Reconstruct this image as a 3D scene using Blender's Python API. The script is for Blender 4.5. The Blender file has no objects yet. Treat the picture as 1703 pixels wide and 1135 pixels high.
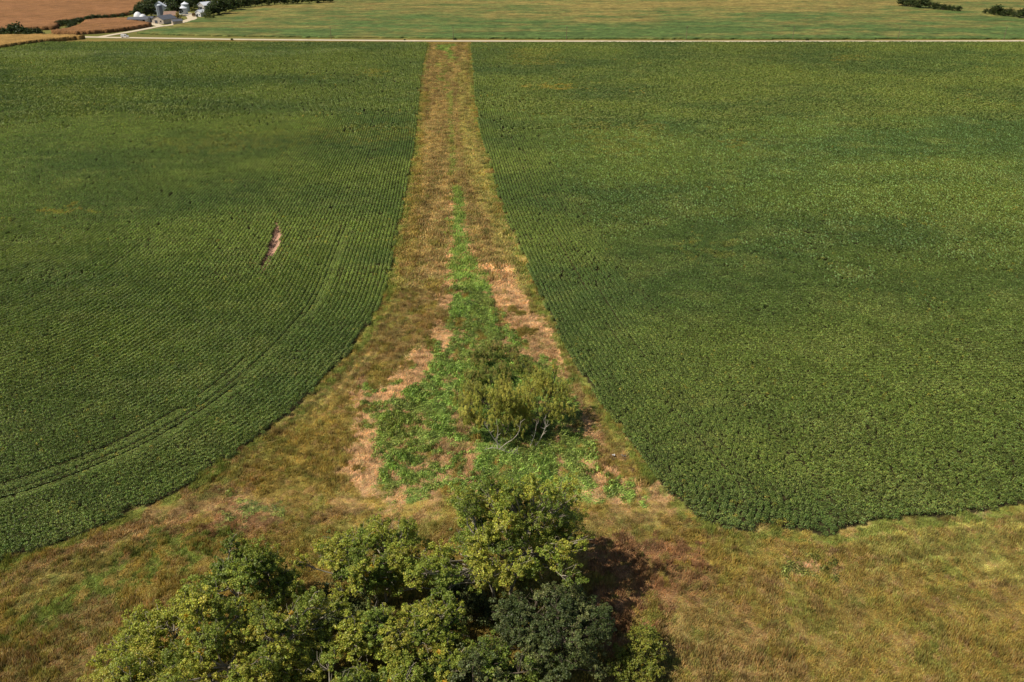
import bpy, bmesh, math, random
import numpy as np
from mathutils import Vector
R = math.radians
# ------------------------------------------------------------------ camera, sky, sun, exposure
scene = bpy.context.scene
C = scene.collection
FPX = 28 / 36 * 1703; PITCH = math.atan(692.5 / FPX); CAMH = 66.0
cam_d = bpy.data.cameras.new("camera"); cam = bpy.data.objects.new("camera", cam_d); C.objects.link(cam)
cam_d.lens = 28; cam_d.sensor_width = 36; cam_d.clip_end = 20000; cam_d.clip_start = 0.5
cam.location = (0, 0, CAMH); cam.rotation_euler = (math.pi / 2 - PITCH, 0, 0)
scene.camera = cam
SUN_ELEV = R(53); SUN_AZ = R(-108)                        # sun on the left, a little behind the camera
w = bpy.data.worlds.new("World"); scene.world = w; w.use_nodes = True
nt = w.node_tree; nt.nodes.clear()
sky = nt.nodes.new("ShaderNodeTexSky"); sky.sky_type = 'NISHITA'; sky.sun_disc = False
sky.sun_elevation = SUN_ELEV; sky.sun_rotation = SUN_AZ
bg = nt.nodes.new("ShaderNodeBackground"); bg.inputs[1].default_value = 0.07
wo = nt.nodes.new("ShaderNodeOutputWorld"); nt.links.new(sky.outputs[0], bg.inputs[0]); nt.links.new(bg.outputs[0], wo.inputs[0])
sl = bpy.data.lights.new("sun", 'SUN'); sl.energy = 4.55; sl.angle = R(0.5); sl.color = (1.0, 0.91, 0.77)
sun = bpy.data.objects.new("sun", sl); C.objects.link(sun)
sd = Vector((math.sin(SUN_AZ) * math.cos(SUN_ELEV), math.cos(SUN_AZ) * math.cos(SUN_ELEV), math.sin(SUN_ELEV)))
sun.rotation_euler = sd.to_track_quat('Z', 'Y').to_euler(); sun.location = (-200, 0, 200)
scene.view_settings.view_transform = 'Standard'; scene.view_settings.look = 'None'
scene.view_settings.exposure = 0.0; scene.view_settings.gamma = 1
scene.cycles.max_bounces = 5; scene.cycles.diffuse_bounces = 2; scene.cycles.transparent_max_bounces = 4
scene.cycles.transmission_bounces = 2; scene.cycles.glossy_bounces = 1

# ------------------------------------------------------------------ helpers
def G(px, py, z=0.0):
    """point at height z seen at photograph pixel (px, py)"""
    x = (px - 851.5) / FPX; v = -(py - 567.5) / FPX
    dy = math.cos(PITCH) + v * math.sin(PITCH); dz = -math.sin(PITCH) + v * math.cos(PITCH)
    t = (z - CAMH) / dz
    return (x * t, dy * t)
def GP(pts, z=0.0): return np.array([G(a, b, z) for a, b in pts])
def lin(r, g, b):
    f = lambda c: (c / 255 / 12.92) if c <= 10 else ((c / 255 + 0.055) / 1.055) ** 2.4
    return np.array([f(r), f(g), f(b)])
def hash2(ix, iy, s):
    h = (ix * 374761393 + iy * 668265263 + s * 974634577) & 0xffffffff
    h = ((h ^ (h >> 13)) * 1274126177) & 0xffffffff
    return ((h ^ (h >> 16)) & 0xffff) / 65535.0
def vnoise(x, y, s=0):
    x = np.asarray(x, float); y = np.asarray(y, float)
    ix = np.floor(x).astype(np.int64); iy = np.floor(y).astype(np.int64)
    fx = x - ix; fy = y - iy; fx = fx * fx * (3 - 2 * fx); fy = fy * fy * (3 - 2 * fy)
    a = hash2(ix, iy, s); b = hash2(ix + 1, iy, s); c = hash2(ix, iy + 1, s); d = hash2(ix + 1, iy + 1, s)
    return (a * (1 - fx) + b * fx) * (1 - fy) + (c * (1 - fx) + d * fx) * fy
def fbm(x, y, s=0, o=4):
    t = 0; a = 0.5; n = 0
    for k in range(o):
        t = t + a * vnoise(x * 2 ** k + 17.3 * k, y * 2 ** k - 9.1 * k, s + k); n += a; a *= 0.5
    return t / n                       # 0..1, mean .5
def inpoly(x, y, P):
    r = np.zeros(x.shape, bool)
    j = len(P) - 1
    for i in range(len(P)):
        xi, yi = P[i]; xj, yj = P[j]
        if yi != yj:
            r ^= ((yi > y) != (yj > y)) & (x < (xj - xi) * (y - yi) / (yj - yi) + xi)
        j = i
    return r
def polydist(x, y, P, closed=False):
    d = np.full(x.shape, 1e9)
    n = len(P)
    for i in range(n if closed else n - 1):
        a = P[i]; b = P[(i + 1) % n]; e = b - a; L = max(1e-9, e @ e)
        t = np.clip(((x - a[0]) * e[0] + (y - a[1]) * e[1]) / L, 0, 1)
        d = np.minimum(d, (x - a[0] - t * e[0]) ** 2 + (y - a[1] - t * e[1]) ** 2)
    return np.sqrt(d)
def smooth_line(P, it=3):
    P = np.array(P, float)
    for _ in range(it):
        q = [P[0]]
        for a, b in zip(P[:-1], P[1:]): q += [a * .75 + b * .25, a * .25 + b * .75]
        q.append(P[-1]); P = np.array(q)
    return P
def np_mesh(name, V, F, mat=None, attrs=None, smooth=False, mats=None, mi=None):
    """V (n,3); F (m,k) faces of one size, or list of such arrays"""
    me = bpy.data.meshes.new(name)
    Fs = F if isinstance(F, list) else [F]
    me.vertices.add(len(V)); me.vertices.foreach_set("co", np.asarray(V, np.float32).ravel())
    loops = np.concatenate([f.ravel() for f in Fs]).astype(np.int32)
    sizes = np.concatenate([np.full(len(f), f.shape[1]) for f in Fs]).astype(np.int32)
    me.loops.add(len(loops)); me.loops.foreach_set("vertex_index", loops)
    st = np.concatenate([[0], np.cumsum(sizes)[:-1]]).astype(np.int32)
    me.polygons.add(len(sizes)); me.polygons.foreach_set("loop_start", st); me.polygons.foreach_set("loop_total", sizes)
    if smooth: me.polygons.foreach_set("use_smooth", np.ones(len(sizes), bool))
    for k, a in (attrs or {}).items():
        a = np.asarray(a, np.float32)
        if a.ndim == 1:
            at = me.attributes.new(k, 'FLOAT', 'POINT'); at.data.foreach_set("value", a)
        else:
            at = me.attributes.new(k, 'FLOAT_COLOR', 'POINT')
            at.data.foreach_set("color", np.concatenate([a, np.ones((len(a), 1), np.float32)], 1).ravel())
    for m in (mats or ([mat] if mat else [])): me.materials.append(m)
    if mi is not None: me.polygons.foreach_set("material_index", np.asarray(mi, np.int32))
    me.update(); me.validate()
    return me
def link(name, me, parent=None, loc=None):
    o = bpy.data.objects.new(name, me); C.objects.link(o)
    if parent: o.parent = parent
    if loc is not None: o.location = loc
    return o
def tag(o, label=None, cat=None, group=None, kind=None):
    if label: o["label"] = label
    if cat: o["category"] = cat
    if group: o["group"] = group
    if kind: o["kind"] = kind
    return o
def empty(name, loc, rz=0.0):
    o = bpy.data.objects.new(name, None); C.objects.link(o); o.location = loc; o.rotation_euler = (0, 0, rz); o.empty_display_size = 0.5
    return o
def copy_tree(o, parent=None):
    c = o.copy(); C.objects.link(c); c.parent = parent
    for ch in o.children: copy_tree(ch, c)
    return c

# materials -------------------------------------------------------
def N(nt, t, **kw):
    n = nt.nodes.new(t)
    for k, v in kw.items(): setattr(n, k, v)
    return n
def mat_new(name):
    m = bpy.data.materials.new(name); m.use_nodes = True
    nt = m.node_tree; nt.nodes.clear()
    out = N(nt, "ShaderNodeOutputMaterial"); b = N(nt, "ShaderNodeBsdfPrincipled")
    nt.links.new(b.outputs[0], out.inputs[0])
    return m, nt, b, out
def m_noise(name, c1, c2, scale, rough=.8, bump=0.0, metal=0.0, stretch=(1, 1, 1), detail=4, spec=.3):
    m, nt, b, out = mat_new(name)
    g = N(nt, "ShaderNodeNewGeometry"); mp = N(nt, "ShaderNodeMapping"); mp.inputs['Scale'].default_value = stretch
    nt.links.new(g.outputs['Position'], mp.inputs['Vector'])
    n = N(nt, "ShaderNodeTexNoise"); n.inputs['Scale'].default_value = scale; n.inputs['Detail'].default_value = detail
    nt.links.new(mp.outputs[0], n.inputs['Vector'])
    cr = N(nt, "ShaderNodeValToRGB"); cr.color_ramp.elements[0].position = .3; cr.color_ramp.elements[1].position = .7
    cr.color_ramp.elements[0].color = (*c1, 1); cr.color_ramp.elements[1].color = (*c2, 1)
    nt.links.new(n.outputs[0], cr.inputs[0]); nt.links.new(cr.outputs[0], b.inputs['Base Color'])
    b.inputs['Roughness'].default_value = rough; b.inputs['Metallic'].default_value = metal; b.inputs['Specular IOR Level'].default_value = spec
    if bump:
        bp = N(nt, "ShaderNodeBump"); bp.inputs['Strength'].default_value = bump; bp.inputs['Distance'].default_value = .1
        nt.links.new(n.outputs[0], bp.inputs['Height']); nt.links.new(bp.outputs[0], b.inputs['Normal'])
    return m
def m_attr(name, amp=.5, scale=3.0, rough=.9, bump=0.0, bscale=6.0, stretch=(1, 1, 1), spec=.1, bdist=.3):
    """vertex colour x fine noise"""
    m, nt, b, out = mat_new(name)
    a = N(nt, "ShaderNodeAttribute", attribute_name="col")
    g = N(nt, "ShaderNodeNewGeometry"); mp = N(nt, "ShaderNodeMapping"); mp.inputs['Scale'].default_value = stretch
    nt.links.new(g.outputs['Position'], mp.inputs['Vector'])
    n = N(nt, "ShaderNodeTexNoise"); n.inputs['Scale'].default_value = scale; n.inputs['Detail'].default_value = 5; n.inputs['Roughness'].default_value = .7
    nt.links.new(mp.outputs[0], n.inputs['Vector'])
    r = N(nt, "ShaderNodeMapRange"); r.inputs[1].default_value = .25; r.inputs[2].default_value = .75
    r.inputs[3].default_value = 1 - amp; r.inputs[4].default_value = 1 + amp
    nt.links.new(n.outputs[0], r.inputs[0])
    v = N(nt, "ShaderNodeVectorMath", operation='SCALE'); nt.links.new(a.outputs['Color'], v.inputs[0]); nt.links.new(r.outputs[0], v.inputs['Scale'])
    nt.links.new(v.outputs[0], b.inputs['Base Color']); b.inputs['Roughness'].default_value = rough; b.inputs['Specular IOR Level'].default_value = spec
    if bump:
        n2 = N(nt, "ShaderNodeTexNoise"); n2.inputs['Scale'].default_value = bscale; n2.inputs['Detail'].default_value = 4
        nt.links.new(g.outputs['Position'], n2.inputs['Vector'])
        bp = N(nt, "ShaderNodeBump"); bp.inputs['Strength'].default_value = bump; bp.inputs['Distance'].default_value = bdist
        nt.links.new(n2.outputs[0], bp.inputs['Height']); nt.links.new(bp.outputs[0], b.inputs['Normal'])
    return m
def m_leaf(name, inst=True, rough=.55, spec=.35, trans=.25):
    """leaf: colour from the instance (or vertex) attribute x per-leaf variation 'lv'"""
    m, nt, b, out = mat_new(name)
    a = N(nt, "ShaderNodeAttribute", attribute_name="col"); a.attribute_type = 'INSTANCER' if inst else 'GEOMETRY'
    l = N(nt, "ShaderNodeAttribute", attribute_name="lv")
    v = N(nt, "ShaderNodeVectorMath", operation='MULTIPLY'); nt.links.new(a.outputs['Color'], v.inputs[0]); nt.links.new(l.outputs['Color'], v.inputs[1])
    nt.links.new(v.outputs[0], b.inputs['Base Color']); b.inputs['Roughness'].default_value = rough; b.inputs['Specular IOR Level'].default_value = spec
    t = N(nt, "ShaderNodeBsdfTranslucent"); v2 = N(nt, "ShaderNodeVectorMath", operation='MULTIPLY'); v2.inputs[1].default_value = (1.3, 1.35, .6)
    nt.links.new(v.outputs[0], v2.inputs[0]); nt.links.new(v2.outputs[0], t.inputs[0])
    mx = N(nt, "ShaderNodeMixShader"); mx.inputs[0].default_value = trans
    nt.links.new(b.outputs[0], mx.inputs[1]); nt.links.new(t.outputs[0], mx.inputs[2]); nt.links.new(mx.outputs[0], out.inputs[0])
    return m
rng = np.random.default_rng(7)
def unit(v): return v / np.maximum(1e-9, np.linalg.norm(v, axis=-1, keepdims=True))
def leaves(cen, nrm, size, aspect=.7, rng=rng, updir=None):
    """rhombic leaves -> V, F ; cen (n,3), nrm (n,3)"""
    n = len(cen); nrm = unit(nrm)
    r = rng.normal(size=(n, 3)) if updir is None else updir + rng.normal(size=(n, 3)) * .35
    u = unit(r - nrm * np.sum(r * nrm, 1, keepdims=True)); v = np.cross(nrm, u)
    s = (size if np.ndim(size) else np.full(n, size))[:, None]
    fold = nrm * s * .18
    V = np.stack([cen + u * s, cen + v * s * aspect - fold, cen - u * s, cen - v * s * aspect - fold], 1).reshape(-1, 3)
    F = np.arange(4 * n).reshape(n, 4)
    return V, F
def tubes(paths, sides=6):
    """paths: list of (pts (k,3), radii (k)) -> V, F quads"""
    Vs = []; Fs = []; o = 0
    for P, rr in paths:
        P = np.asarray(P, float); k = len(P)
        T = unit(np.gradient(P, axis=0)); ref = np.array([.3, .2, 1.0]) if abs(T[0][2]) < .8 else np.array([1, .1, 0])
        A = unit(np.cross(T, ref)); B = np.cross(T, A)
        an = np.linspace(0, 2 * np.pi, sides, endpoint=False)
        ring = P[:, None] + (A[:, None] * np.cos(an)[None, :, None] + B[:, None] * np.sin(an)[None, :, None]) * np.asarray(rr)[:, None, None]
        Vs.append(ring.reshape(-1, 3))
        i = np.arange(k - 1)[:, None] * sides; j = np.arange(sides)[None]
        a = i + j; b = i + (j + 1) % sides
        Fs.append(np.stack([a, b, b + sides, a + sides], -1).reshape(-1, 4) + o); o += k * sides
    return np.concatenate(Vs), np.concatenate(Fs)

# ------------------------------------------------------------------ plan of the land (all on the ground plane)
Lpx = [(712, 72), (706, 100), (700, 130), (697, 170), (693, 210), (689, 250), (680, 290), (675, 330), (667, 370), (658, 410), (650, 450),
       (642, 485), (630, 520), (610, 550), (588, 583), (560, 615), (525, 655), (480, 695), (430, 735), (380, 768), (320, 805), (270, 830), (200, 864),
       (120, 897), (60, 917), (0, 938), (-150, 985), (-400, 1050), (-800, 1120)]
Rpx = [(782, 72), (786, 110), (788, 140), (790, 180), (797, 220), (808, 255), (818, 290), (826, 325), (843, 370), (862, 415), (880, 455), (900, 500),
       (920, 545), (945, 590), (975, 640), (1010, 690), (1050, 740), (1085, 788), (1105, 815), (1130, 835), (1160, 868), (1200, 882), (1260, 884),
       (1310, 882), (1350, 889), (1385, 893), (1420, 880), (1470, 872), (1530, 864), (1590, 859), (1620, 852), (1703, 838), (1900, 805), (2400, 730)]
Lg = smooth_line(GP(Lpx), 2); Rg = smooth_line(GP(Rpx), 2)
ROADY = G(851, 68.5)[1]
FIELD_TOP = G(851, 71.5)[1]
leftpoly = np.concatenate([Lg, [[-420, Lg[-1][1] - 10], [-520, 100], [-520, FIELD_TOP + 6]]])
rightpoly = np.concatenate([Rg, [[520, Rg[-1][1]], [520, FIELD_TOP + 4]]])
lens = GP([(460, 362), (464, 378), (468, 394), (465, 406), (454, 425), (443, 442), (430, 462), (435, 442), (444, 422), (451, 402), (457, 382)])
PX = GP
def frustum(x, y, m=8.0):
    d = y * math.cos(PITCH) + CAMH * math.sin(PITCH)
    return (np.abs(x) < d * 851.5 / FPX + m) & (y > 44)

def edge_gap(x, y): return np.clip((fbm(x / 3.5, y / 3.5, 141) - .44) * 3.2, 0, 1.5)   # ragged planting edge
# colours of the ground cover -------------------------------------
c_olive = lin(164, 144, 76); c_brown = lin(170, 141, 96); c_red = lin(166, 128, 90); c_green = lin(140, 165, 79); c_tan = lin(218, 176, 126)
c_yel = lin(168, 160, 88); c_strip = lin(174, 150, 96); c_dkgreen = lin(76, 98, 44); c_soil = lin(200, 158, 132); c_lime = lin(134, 152, 70)
patches = [  # polygon in plan, colour, weight, tuft kind (0 grass, 1 weed, 2 straw), noise threshold 0..1
    (PX([(716, 74), (782, 74), (790, 180), (826, 325), (862, 415), (900, 500), (740, 470), (650, 470), (640, 520), (560, 615), (380, 768), (600, 640), (680, 430), (693, 210)]), c_strip, .8, 0, .0),
    # left margin, olive yellow
    (PX([(650, 450), (700, 470), (690, 520), (640, 570), (560, 650), (470, 740), (380, 800), (300, 830), (430, 735), (560, 615), (630, 520)]), c_yel, .75, 0, .15),
    (PX([(697, 430), (725, 440), (735, 520), (700, 560), (640, 600), (610, 620), (560, 640), (640, 520)]), c_brown, .6, 0, .3),
    (PX([(590, 640), (600, 700), (570, 780), (540, 830), (440, 830), (470, 760), (540, 680)]), c_olive, .8, 0, .1),
    # right margin, greenish yellow
    (PX([(770, 90), (786, 110), (790, 180), (808, 255), (843, 370), (900, 500), (975, 640), (1085, 785), (1040, 760), (960, 650), (905, 545), (850, 440), (800, 330), (775, 250), (762, 150)]), c_yel, .7, 0, .1),
    # green thread down the middle of the narrow part
    (PX([(738, 74), (752, 74), (748, 110), (752, 160), (748, 200), (756, 240), (760, 290), (742, 290), (741, 240), (736, 160), (740, 110)]), c_lime, .7, 1, .25),
    (PX([(733, 76), (760, 76), (748, 105)]), c_green * .9, .9, 1, .05),
    # the green weed fan
    (PX([(756, 305), (770, 315), (781, 345), (781, 370), (795, 420), (812, 450), (826, 490), (846, 540), (880, 580), (930, 610), (958, 650), (985, 690), (985, 740), (1010, 790),
         (1045, 795), (1080, 800), (1088, 822), (1035, 826), (985, 832), (900, 828), (800, 832), (740, 815), (665, 830), (640, 815), (618, 780), (612, 740), (615, 700), (600, 660),
         (600, 630), (640, 640), (690, 600), (722, 560), (735, 520), (726, 470), (733, 420), (735, 360), (742, 320)]), c_green, 1, 1, .06),
    # tan, dead matted plants
    (PX([(738, 545), (722, 590), (692, 632), (650, 658), (620, 668), (626, 640), (665, 600), (700, 558), (714, 538)]), c_tan, 1, 2, .24),
    (PX([(585, 690), (628, 680), (622, 740), (640, 800), (622, 826), (590, 818), (555, 790), (570, 760), (590, 735)]), c_tan * .95, 1, 2, .3),
    (PX([(580, 640), (620, 620), (640, 650), (620, 690), (590, 700)]), c_tan * .8, 1, 2, .45),
    (PX([(645, 795), (668, 822), (712, 826), (712, 832), (655, 834), (640, 815)]), c_tan, 1, 2, .2),
    (PX([(700, 770), (750, 740), (790, 760), (795, 800), (760, 812), (715, 810)]), c_tan * .85, 1, 2, .4),
    (PX([(740, 680), (790, 690), (800, 760), (740, 765), (690, 780), (705, 740), (742, 735)]), c_brown * 1.05, 1, 2, .3),
    (PX([(783, 385), (800, 430), (815, 432), (850, 438), (865, 468), (882, 500), (905, 540), (930, 590), (945, 620), (930, 640), (900, 600), (878, 572), (850, 562), (848, 540), (838, 512), (822, 485), (812, 452), (790, 420)]), c_tan, 1, 2, .36),
    (PX([(830, 560), (900, 560), (920, 600), (900, 620), (850, 590)]), c_tan * .8, 1, 2, .5),
    (PX([(768, 375), (792, 380), (790, 395), (775, 390)]), c_tan, 1, 2, .2),
    (PX([(745, 300), (750, 340), (748, 395), (738, 440), (742, 490), (730, 515), (712, 512), (724, 460), (735, 400), (738, 340)]), c_tan * .9, 1, 2, .25),
    (PX([(935, 610), (960, 640), (990, 690), (1020, 740), (1060, 790), (1095, 810), (1085, 830), (1055, 790), (1000, 770), (975, 740), (960, 690), (940, 650)]), c_brown * .95, .9, 0, .3),
    (PX([(955, 680), (985, 700), (1000, 735), (985, 740), (960, 710)]), c_tan * .9, 1, 2, .35),
    (PX([(965, 760), (1010, 765), (1045, 785), (1035, 800), (1010, 790), (1000, 810), (1030, 825), (1010, 832), (975, 820), (985, 795)]), c_tan, 1, 2, .25),
    (PX([(1060, 790), (1100, 800), (1125, 832), (1090, 835), (1075, 812)]), c_tan * .85, 1, 2, .45),
    # mown bands below the fan
    (PX([(540, 836), (720, 834), (720, 862), (600, 866), (500, 862)]), c_brown * 1.05, .8, 0, .12),
    (PX([(900, 832), (1100, 836), (1160, 868), (1150, 885), (900, 875)]), c_brown, .7, 0, .3),
    (PX([(900, 848), (1100, 856), (1170, 884), (1000, 890), (900, 876)]), c_yel, .5, 0, .35),
    (PX([(560, 868), (720, 862), (720, 892), (640, 900), (520, 900), (470, 880)]), c_yel * .9, .7, 0, .25),
    # rough red brown growth left
    (PX([(300, 830), (380, 800), (440, 800), (470, 870), (420, 890), (300, 890), (220, 900), (100, 960), (0, 1010), (0, 950), (200, 876)]), c_brown * .98, .85, 0, .2),
    (PX([(330, 850), (400, 815), (450, 850), (470, 880), (340, 888), (290, 890)]), c_red * .8, .8, 0, .25),
    (PX([(350, 820), (400, 820), (460, 838), (480, 852), (400, 842)]), c_green * .8, .8, 1, .2),
    (PX([(360, 845), (410, 858), (420, 872), (350, 862)]), c_green * .8, .7, 1, .4),
    (PX([(240, 888), (390, 885), (390, 898), (270, 903)]), c_lime * .85, .8, 0, .25),
    (PX([(240, 905), (360, 915), (340, 950), (250, 960), (150, 1010), (60, 1060), (0, 1080), (0, 1035), (100, 985)]), c_lime * .8, .85, 0, .3),
    (PX([(0, 960), (120, 930), (200, 905), (180, 940), (60, 1000), (0, 1020)]), c_yel * .85, .7, 0, .3),
    (PX([(0, 1070), (150, 1000), (220, 1010), (200, 1135), (0, 1180)]), c_brown * .7, .6, 0, .4),
    # brown weeds right of the trees, olive pasture to the right
    (PX([(960, 880), (1060, 890), (1150, 900), (1170, 960), (1120, 1020), (1060, 1080), (1000, 1080)]), c_red * .95, 1, 0, .1),
    (PX([(1120, 940), (1300, 960), (1340, 1135), (1000, 1250), (1000, 1080), (1080, 1020)]), c_brown, .5, 0, .3),
    (PX([(1420, 880), (1703, 840), (1800, 900), (1703, 980), (1560, 950), (1440, 940), (1380, 900)]), c_yel, .7, 0, .2),
    (PX([(1600, 855), (1640, 852), (1635, 846), (1598, 850)]), c_soil, 1, 2, .0),
    (PX([(1300, 920), (1360, 930), (1400, 950), (1350, 965), (1290, 950)]), c_dkgreen * 1.5, .7, 1, .4),
    (PX([(1570, 960), (1640, 965), (1630, 980), (1580, 976)]), c_tan * .8, .8, 2, .4),
    (PX([(1360, 905), (1480, 925), (1440, 935), (1380, 930)]), c_tan * .8, .7, 0, .55),
]
def ground_zone(x, y):
    """colour (n,3) and tuft kind of the uncropped ground cover"""
    sc = np.clip(y / 90.0, .7, 4)
    hx = hash2((x * 37).astype(np.int64), (y * 41).astype(np.int64), 5) - .5; hy = hash2((x * 43).astype(np.int64), (y * 31).astype(np.int64), 6) - .5
    wx = x + (fbm(x / 2.6 / sc, y / 2.6 / sc, 3) - .5) * 5.5 * sc ** .8 + (fbm(x / .8, y / .8, 4, 2) - .5) * 2.2 + hx * .9
    wy = y + (fbm(x / 2.6 / sc, y / 2.6 / sc, 11) - .5) * 6.5 * sc + (fbm(x / .8, y / .8, 12, 2) - .5) * 2.6 + hy * 1.1
    base = c_olive[None] * (1 + 0 * x[:, None])
    n1 = fbm(x / 7, y / 7, 21)[:, None]; n2 = fbm(x / 1.6, y / 1.6, 31)[:, None]; n3 = np.clip((fbm(x / .9, y / .6, 35, 3) - .5) * 2.2 + .5, 0, 1)
    col = base * (.74 + .52 * n1)
    mixr = np.clip((n2 - .52) * 5, 0, 1) * .4; col = col * (1 - mixr) + c_brown * mixr
    mixg = np.clip((fbm(x / 3.1, y / 4.3, 41)[:, None] - .56) * 6, 0, 1) * .45; col = col * (1 - mixg) + c_lime * .75 * mixg
    kind = np.zeros(len(x), int)
    nz = fbm(x / 1.9, y / 2.6, 51, 5)
    nz = np.clip((nz - .26) / .48, 0, 1)
    for P, c, wgt, kd, th in patches:
        lo = P.min(0) - 6; hi = P.max(0) + 6
        sel = np.where((x > lo[0]) & (x < hi[0]) & (y > lo[1]) & (y < hi[1]))[0]
        if not len(sel): continue
        m = inpoly(wx[sel], wy[sel], P) & (nz[sel] > th)
        s = sel[m]; var = (.62 + .76 * n3[s])[:, None]
        col[s] = col[s] * (1 - wgt) + c * var * wgt; kind[s] = kd
    w1 = kind == 1; wv = np.clip((fbm(x / 5, y / 6, 431, 4) - .42) * 3, 0, 1)[:, None] * .3; col = np.where(w1[:, None], col * (1 - wv) + c_olive * .85 * wv, col)
    kind[w1 & (hash2((x * 53).astype(np.int64), (y * 47).astype(np.int64), 8) < .15)] = 0
    # mowing and wheel streaks parallel to the crop edges
    dd = np.minimum(polydist(x, y, Lg[::4]), polydist(x, y, Rg[::4])); st = fbm(dd / .75, (x + y) / 22, 321, 3)[:, None]
    col *= 1 + np.clip(1.2 - dd / 16, 0, 1)[:, None] * (st - .5) * 1.3
    bt = fbm(x / 18, y / .8, 331, 3)[:, None]; band = np.exp(-((y - 80.5) / 3.6) ** 2)[:, None] * (kind[:, None] == 0) * np.clip((x + 30) / 10, 0, 1)[:, None]
    col *= 1 + band * ((bt - .5) * 1.9 + .2)
    eg = (np.minimum(polydist(x, y, Lg[::4]), dd) < 1.5) & (fbm(x / 2, y / 2, 421, 3) > .45) & (y < ROADY - 6); col[eg] = col[eg] * .35 + c_lime * .62
    # small dead mats and dry tufts strewn over everything, green sprigs in the dry parts
    q = (fbm(x / 1.1, y / .9, 251, 4) + .25 * (fbm(x / 9, y / 9, 255) - .5) > .62) & (y < 330); m2 = q & (kind == 1) & (y < 170)
    col[m2] = c_tan * .8; kind[m2] = 2
    q2 = (fbm(x / .8, y / .7, 261, 3) > .64) & (kind != 1); col[q2] = col[q2] * .65 + c_lime * .33
    q3 = (fbm(x / 1.3, y / 1.0, 271, 4) < .36) & (kind != 1); col[q3] = col[q3] * .78
    q4 = (fbm(x / 1.2, y / .9, 281, 4) > .68) & (kind == 0); col[q4] = col[q4] * .55 + c_tan * .32
    return col, kind

# ------------------------------------------------------------------ ground sheet
def axis_x():
    a = list(np.arange(-75, 85, .5)); s = .5
    while a[-1] < 6000: s *= 1.045; a.append(a[-1] + s)
    s = .5; b = [a[0]]
    while b[-1] > -6000: s *= 1.045; b.append(b[-1] - s)
    return np.array(b[:0:-1] + a)
def axis_y():
    a = [40.0]
    while a[-1] < 6000: a.append(a[-1] + max(.38, (a[-1] - 60) * .0055))
    b = [40.0]; s = 2
    while b[-1] > -2000: s *= 1.5; b.append(b[-1] - s)
    return np.array(b[:0:-1] + a)
ax = axis_x(); ay = axis_y()
X, Y = np.meshgrid(ax, ay); x = X.ravel(); y = Y.ravel()
col, kd = ground_zone(x, y)
inL = inpoly(x, y, leftpoly) ; inR = inpoly(x, y, rightpoly); inlens = inpoly(x, y, lens)
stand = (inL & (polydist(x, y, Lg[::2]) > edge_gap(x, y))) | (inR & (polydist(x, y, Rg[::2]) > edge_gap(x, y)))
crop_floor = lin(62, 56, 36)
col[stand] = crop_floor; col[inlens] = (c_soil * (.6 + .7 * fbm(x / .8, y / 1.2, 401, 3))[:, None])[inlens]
far = y > ROADY - 3
streak = fbm(x / 60, y / 14, 61)[:, None]; streak2 = fbm(x / 170, y / 40, 71)[:, None]
cf = c_yel * .8 * (1 - streak2) + lin(120, 128, 62) * streak2
cf = cf * (.5 + .5 * streak)
col[far] = cf[far]
beyond = y > 900
col[beyond] = (lin(110, 112, 60) * (.7 + .6 * streak))[beyond]
verge = (y > FIELD_TOP + 1) & (y < ROADY + 12)
vc = c_olive * (.6 + .8 * fbm(x / 5, y / 2, 81)[:, None]) * .62
col[verge] = vc[verge]
gz = (fbm(x / 9, y / 9, 91) - .5) * .5 * (y > 44) * (y < ROADY - 8) * np.clip((ROADY - 8 - y) / 20, 0, 1)
gz = np.where(inL | inR, 0, gz); gz = np.where(inlens, -.75, gz)
nx = len(ax); ny = len(ay)
i = np.arange(ny - 1)[:, None] * nx + np.arange(nx - 1)[None]
F = np.stack([i, i + 1, i + 1 + nx, i + nx], -1).reshape(-1, 4)
m_ground = m_attr("ground_mat", amp=.35, scale=2.2, bump=.8, bscale=5, bdist=.25)
ground = link("ground", np_mesh("ground", np.stack([x, y, gz - .12], 1), F, m_ground, {"col": col}, smooth=True))
tag(ground, kind="structure")

# ------------------------------------------------------------------ roads
def ribbon(name, pts, width, z, mat, n=3):
    P = smooth_line(np.array(pts), n); T = unit(np.gradient(P, axis=0)); Nn = np.stack([-T[:, 1], T[:, 0]], 1)
    wd = np.broadcast_to(np.asarray(width, float), (len(P),))
    wl = wd / 2 * (1 + .25 * (fbm(P[:, 0] / 6, P[:, 1] / 6, 5) - .5)); wr = wd / 2 * (1 + .25 * (fbm(P[:, 0] / 6, P[:, 1] / 6, 6) - .5))
    a = P + Nn * wl[:, None]; b = P - Nn * wr[:, None]
    V = np.concatenate([np.c_[a, np.full(len(P), z)], np.c_[P, np.full(len(P), z + .06)], np.c_[b, np.full(len(P), z)]])
    k = len(P); i = np.arange(k - 1)
    F = np.concatenate([np.stack([i + k, i + k + 1, i + 1, i], 1), np.stack([i + 2 * k, i + 2 * k + 1, i + k + 1, i + k], 1)])
    return tag(link(name, np_mesh(name, V, F, mat, smooth=True)), kind="structure")
m_gravel = m_noise("gravel", lin(192, 176, 146), lin(222, 208, 178), .5, stretch=(.3, 1.5, 1), bump=.3)
road_pts = [G(-900, 60), G(-200, 61), G(70, 60), G(150, 62), G(205, 63), G(400, 66), G(700, 68.3), G(1150, 69.2), G(1500, 69), G(1703, 68.3), G(2200, 67)]
ribbon("gravel_road", [p for a, b in zip(road_pts[:-1], road_pts[1:]) for p in (a, ((a[0] * .7 + b[0] * .3), (a[1] * .7 + b[1] * .3)), ((a[0] * .3 + b[0] * .7), (a[1] * .3 + b[1] * .7)))] + [road_pts[-1]],
       6.0, .05, m_gravel, 2)
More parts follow.
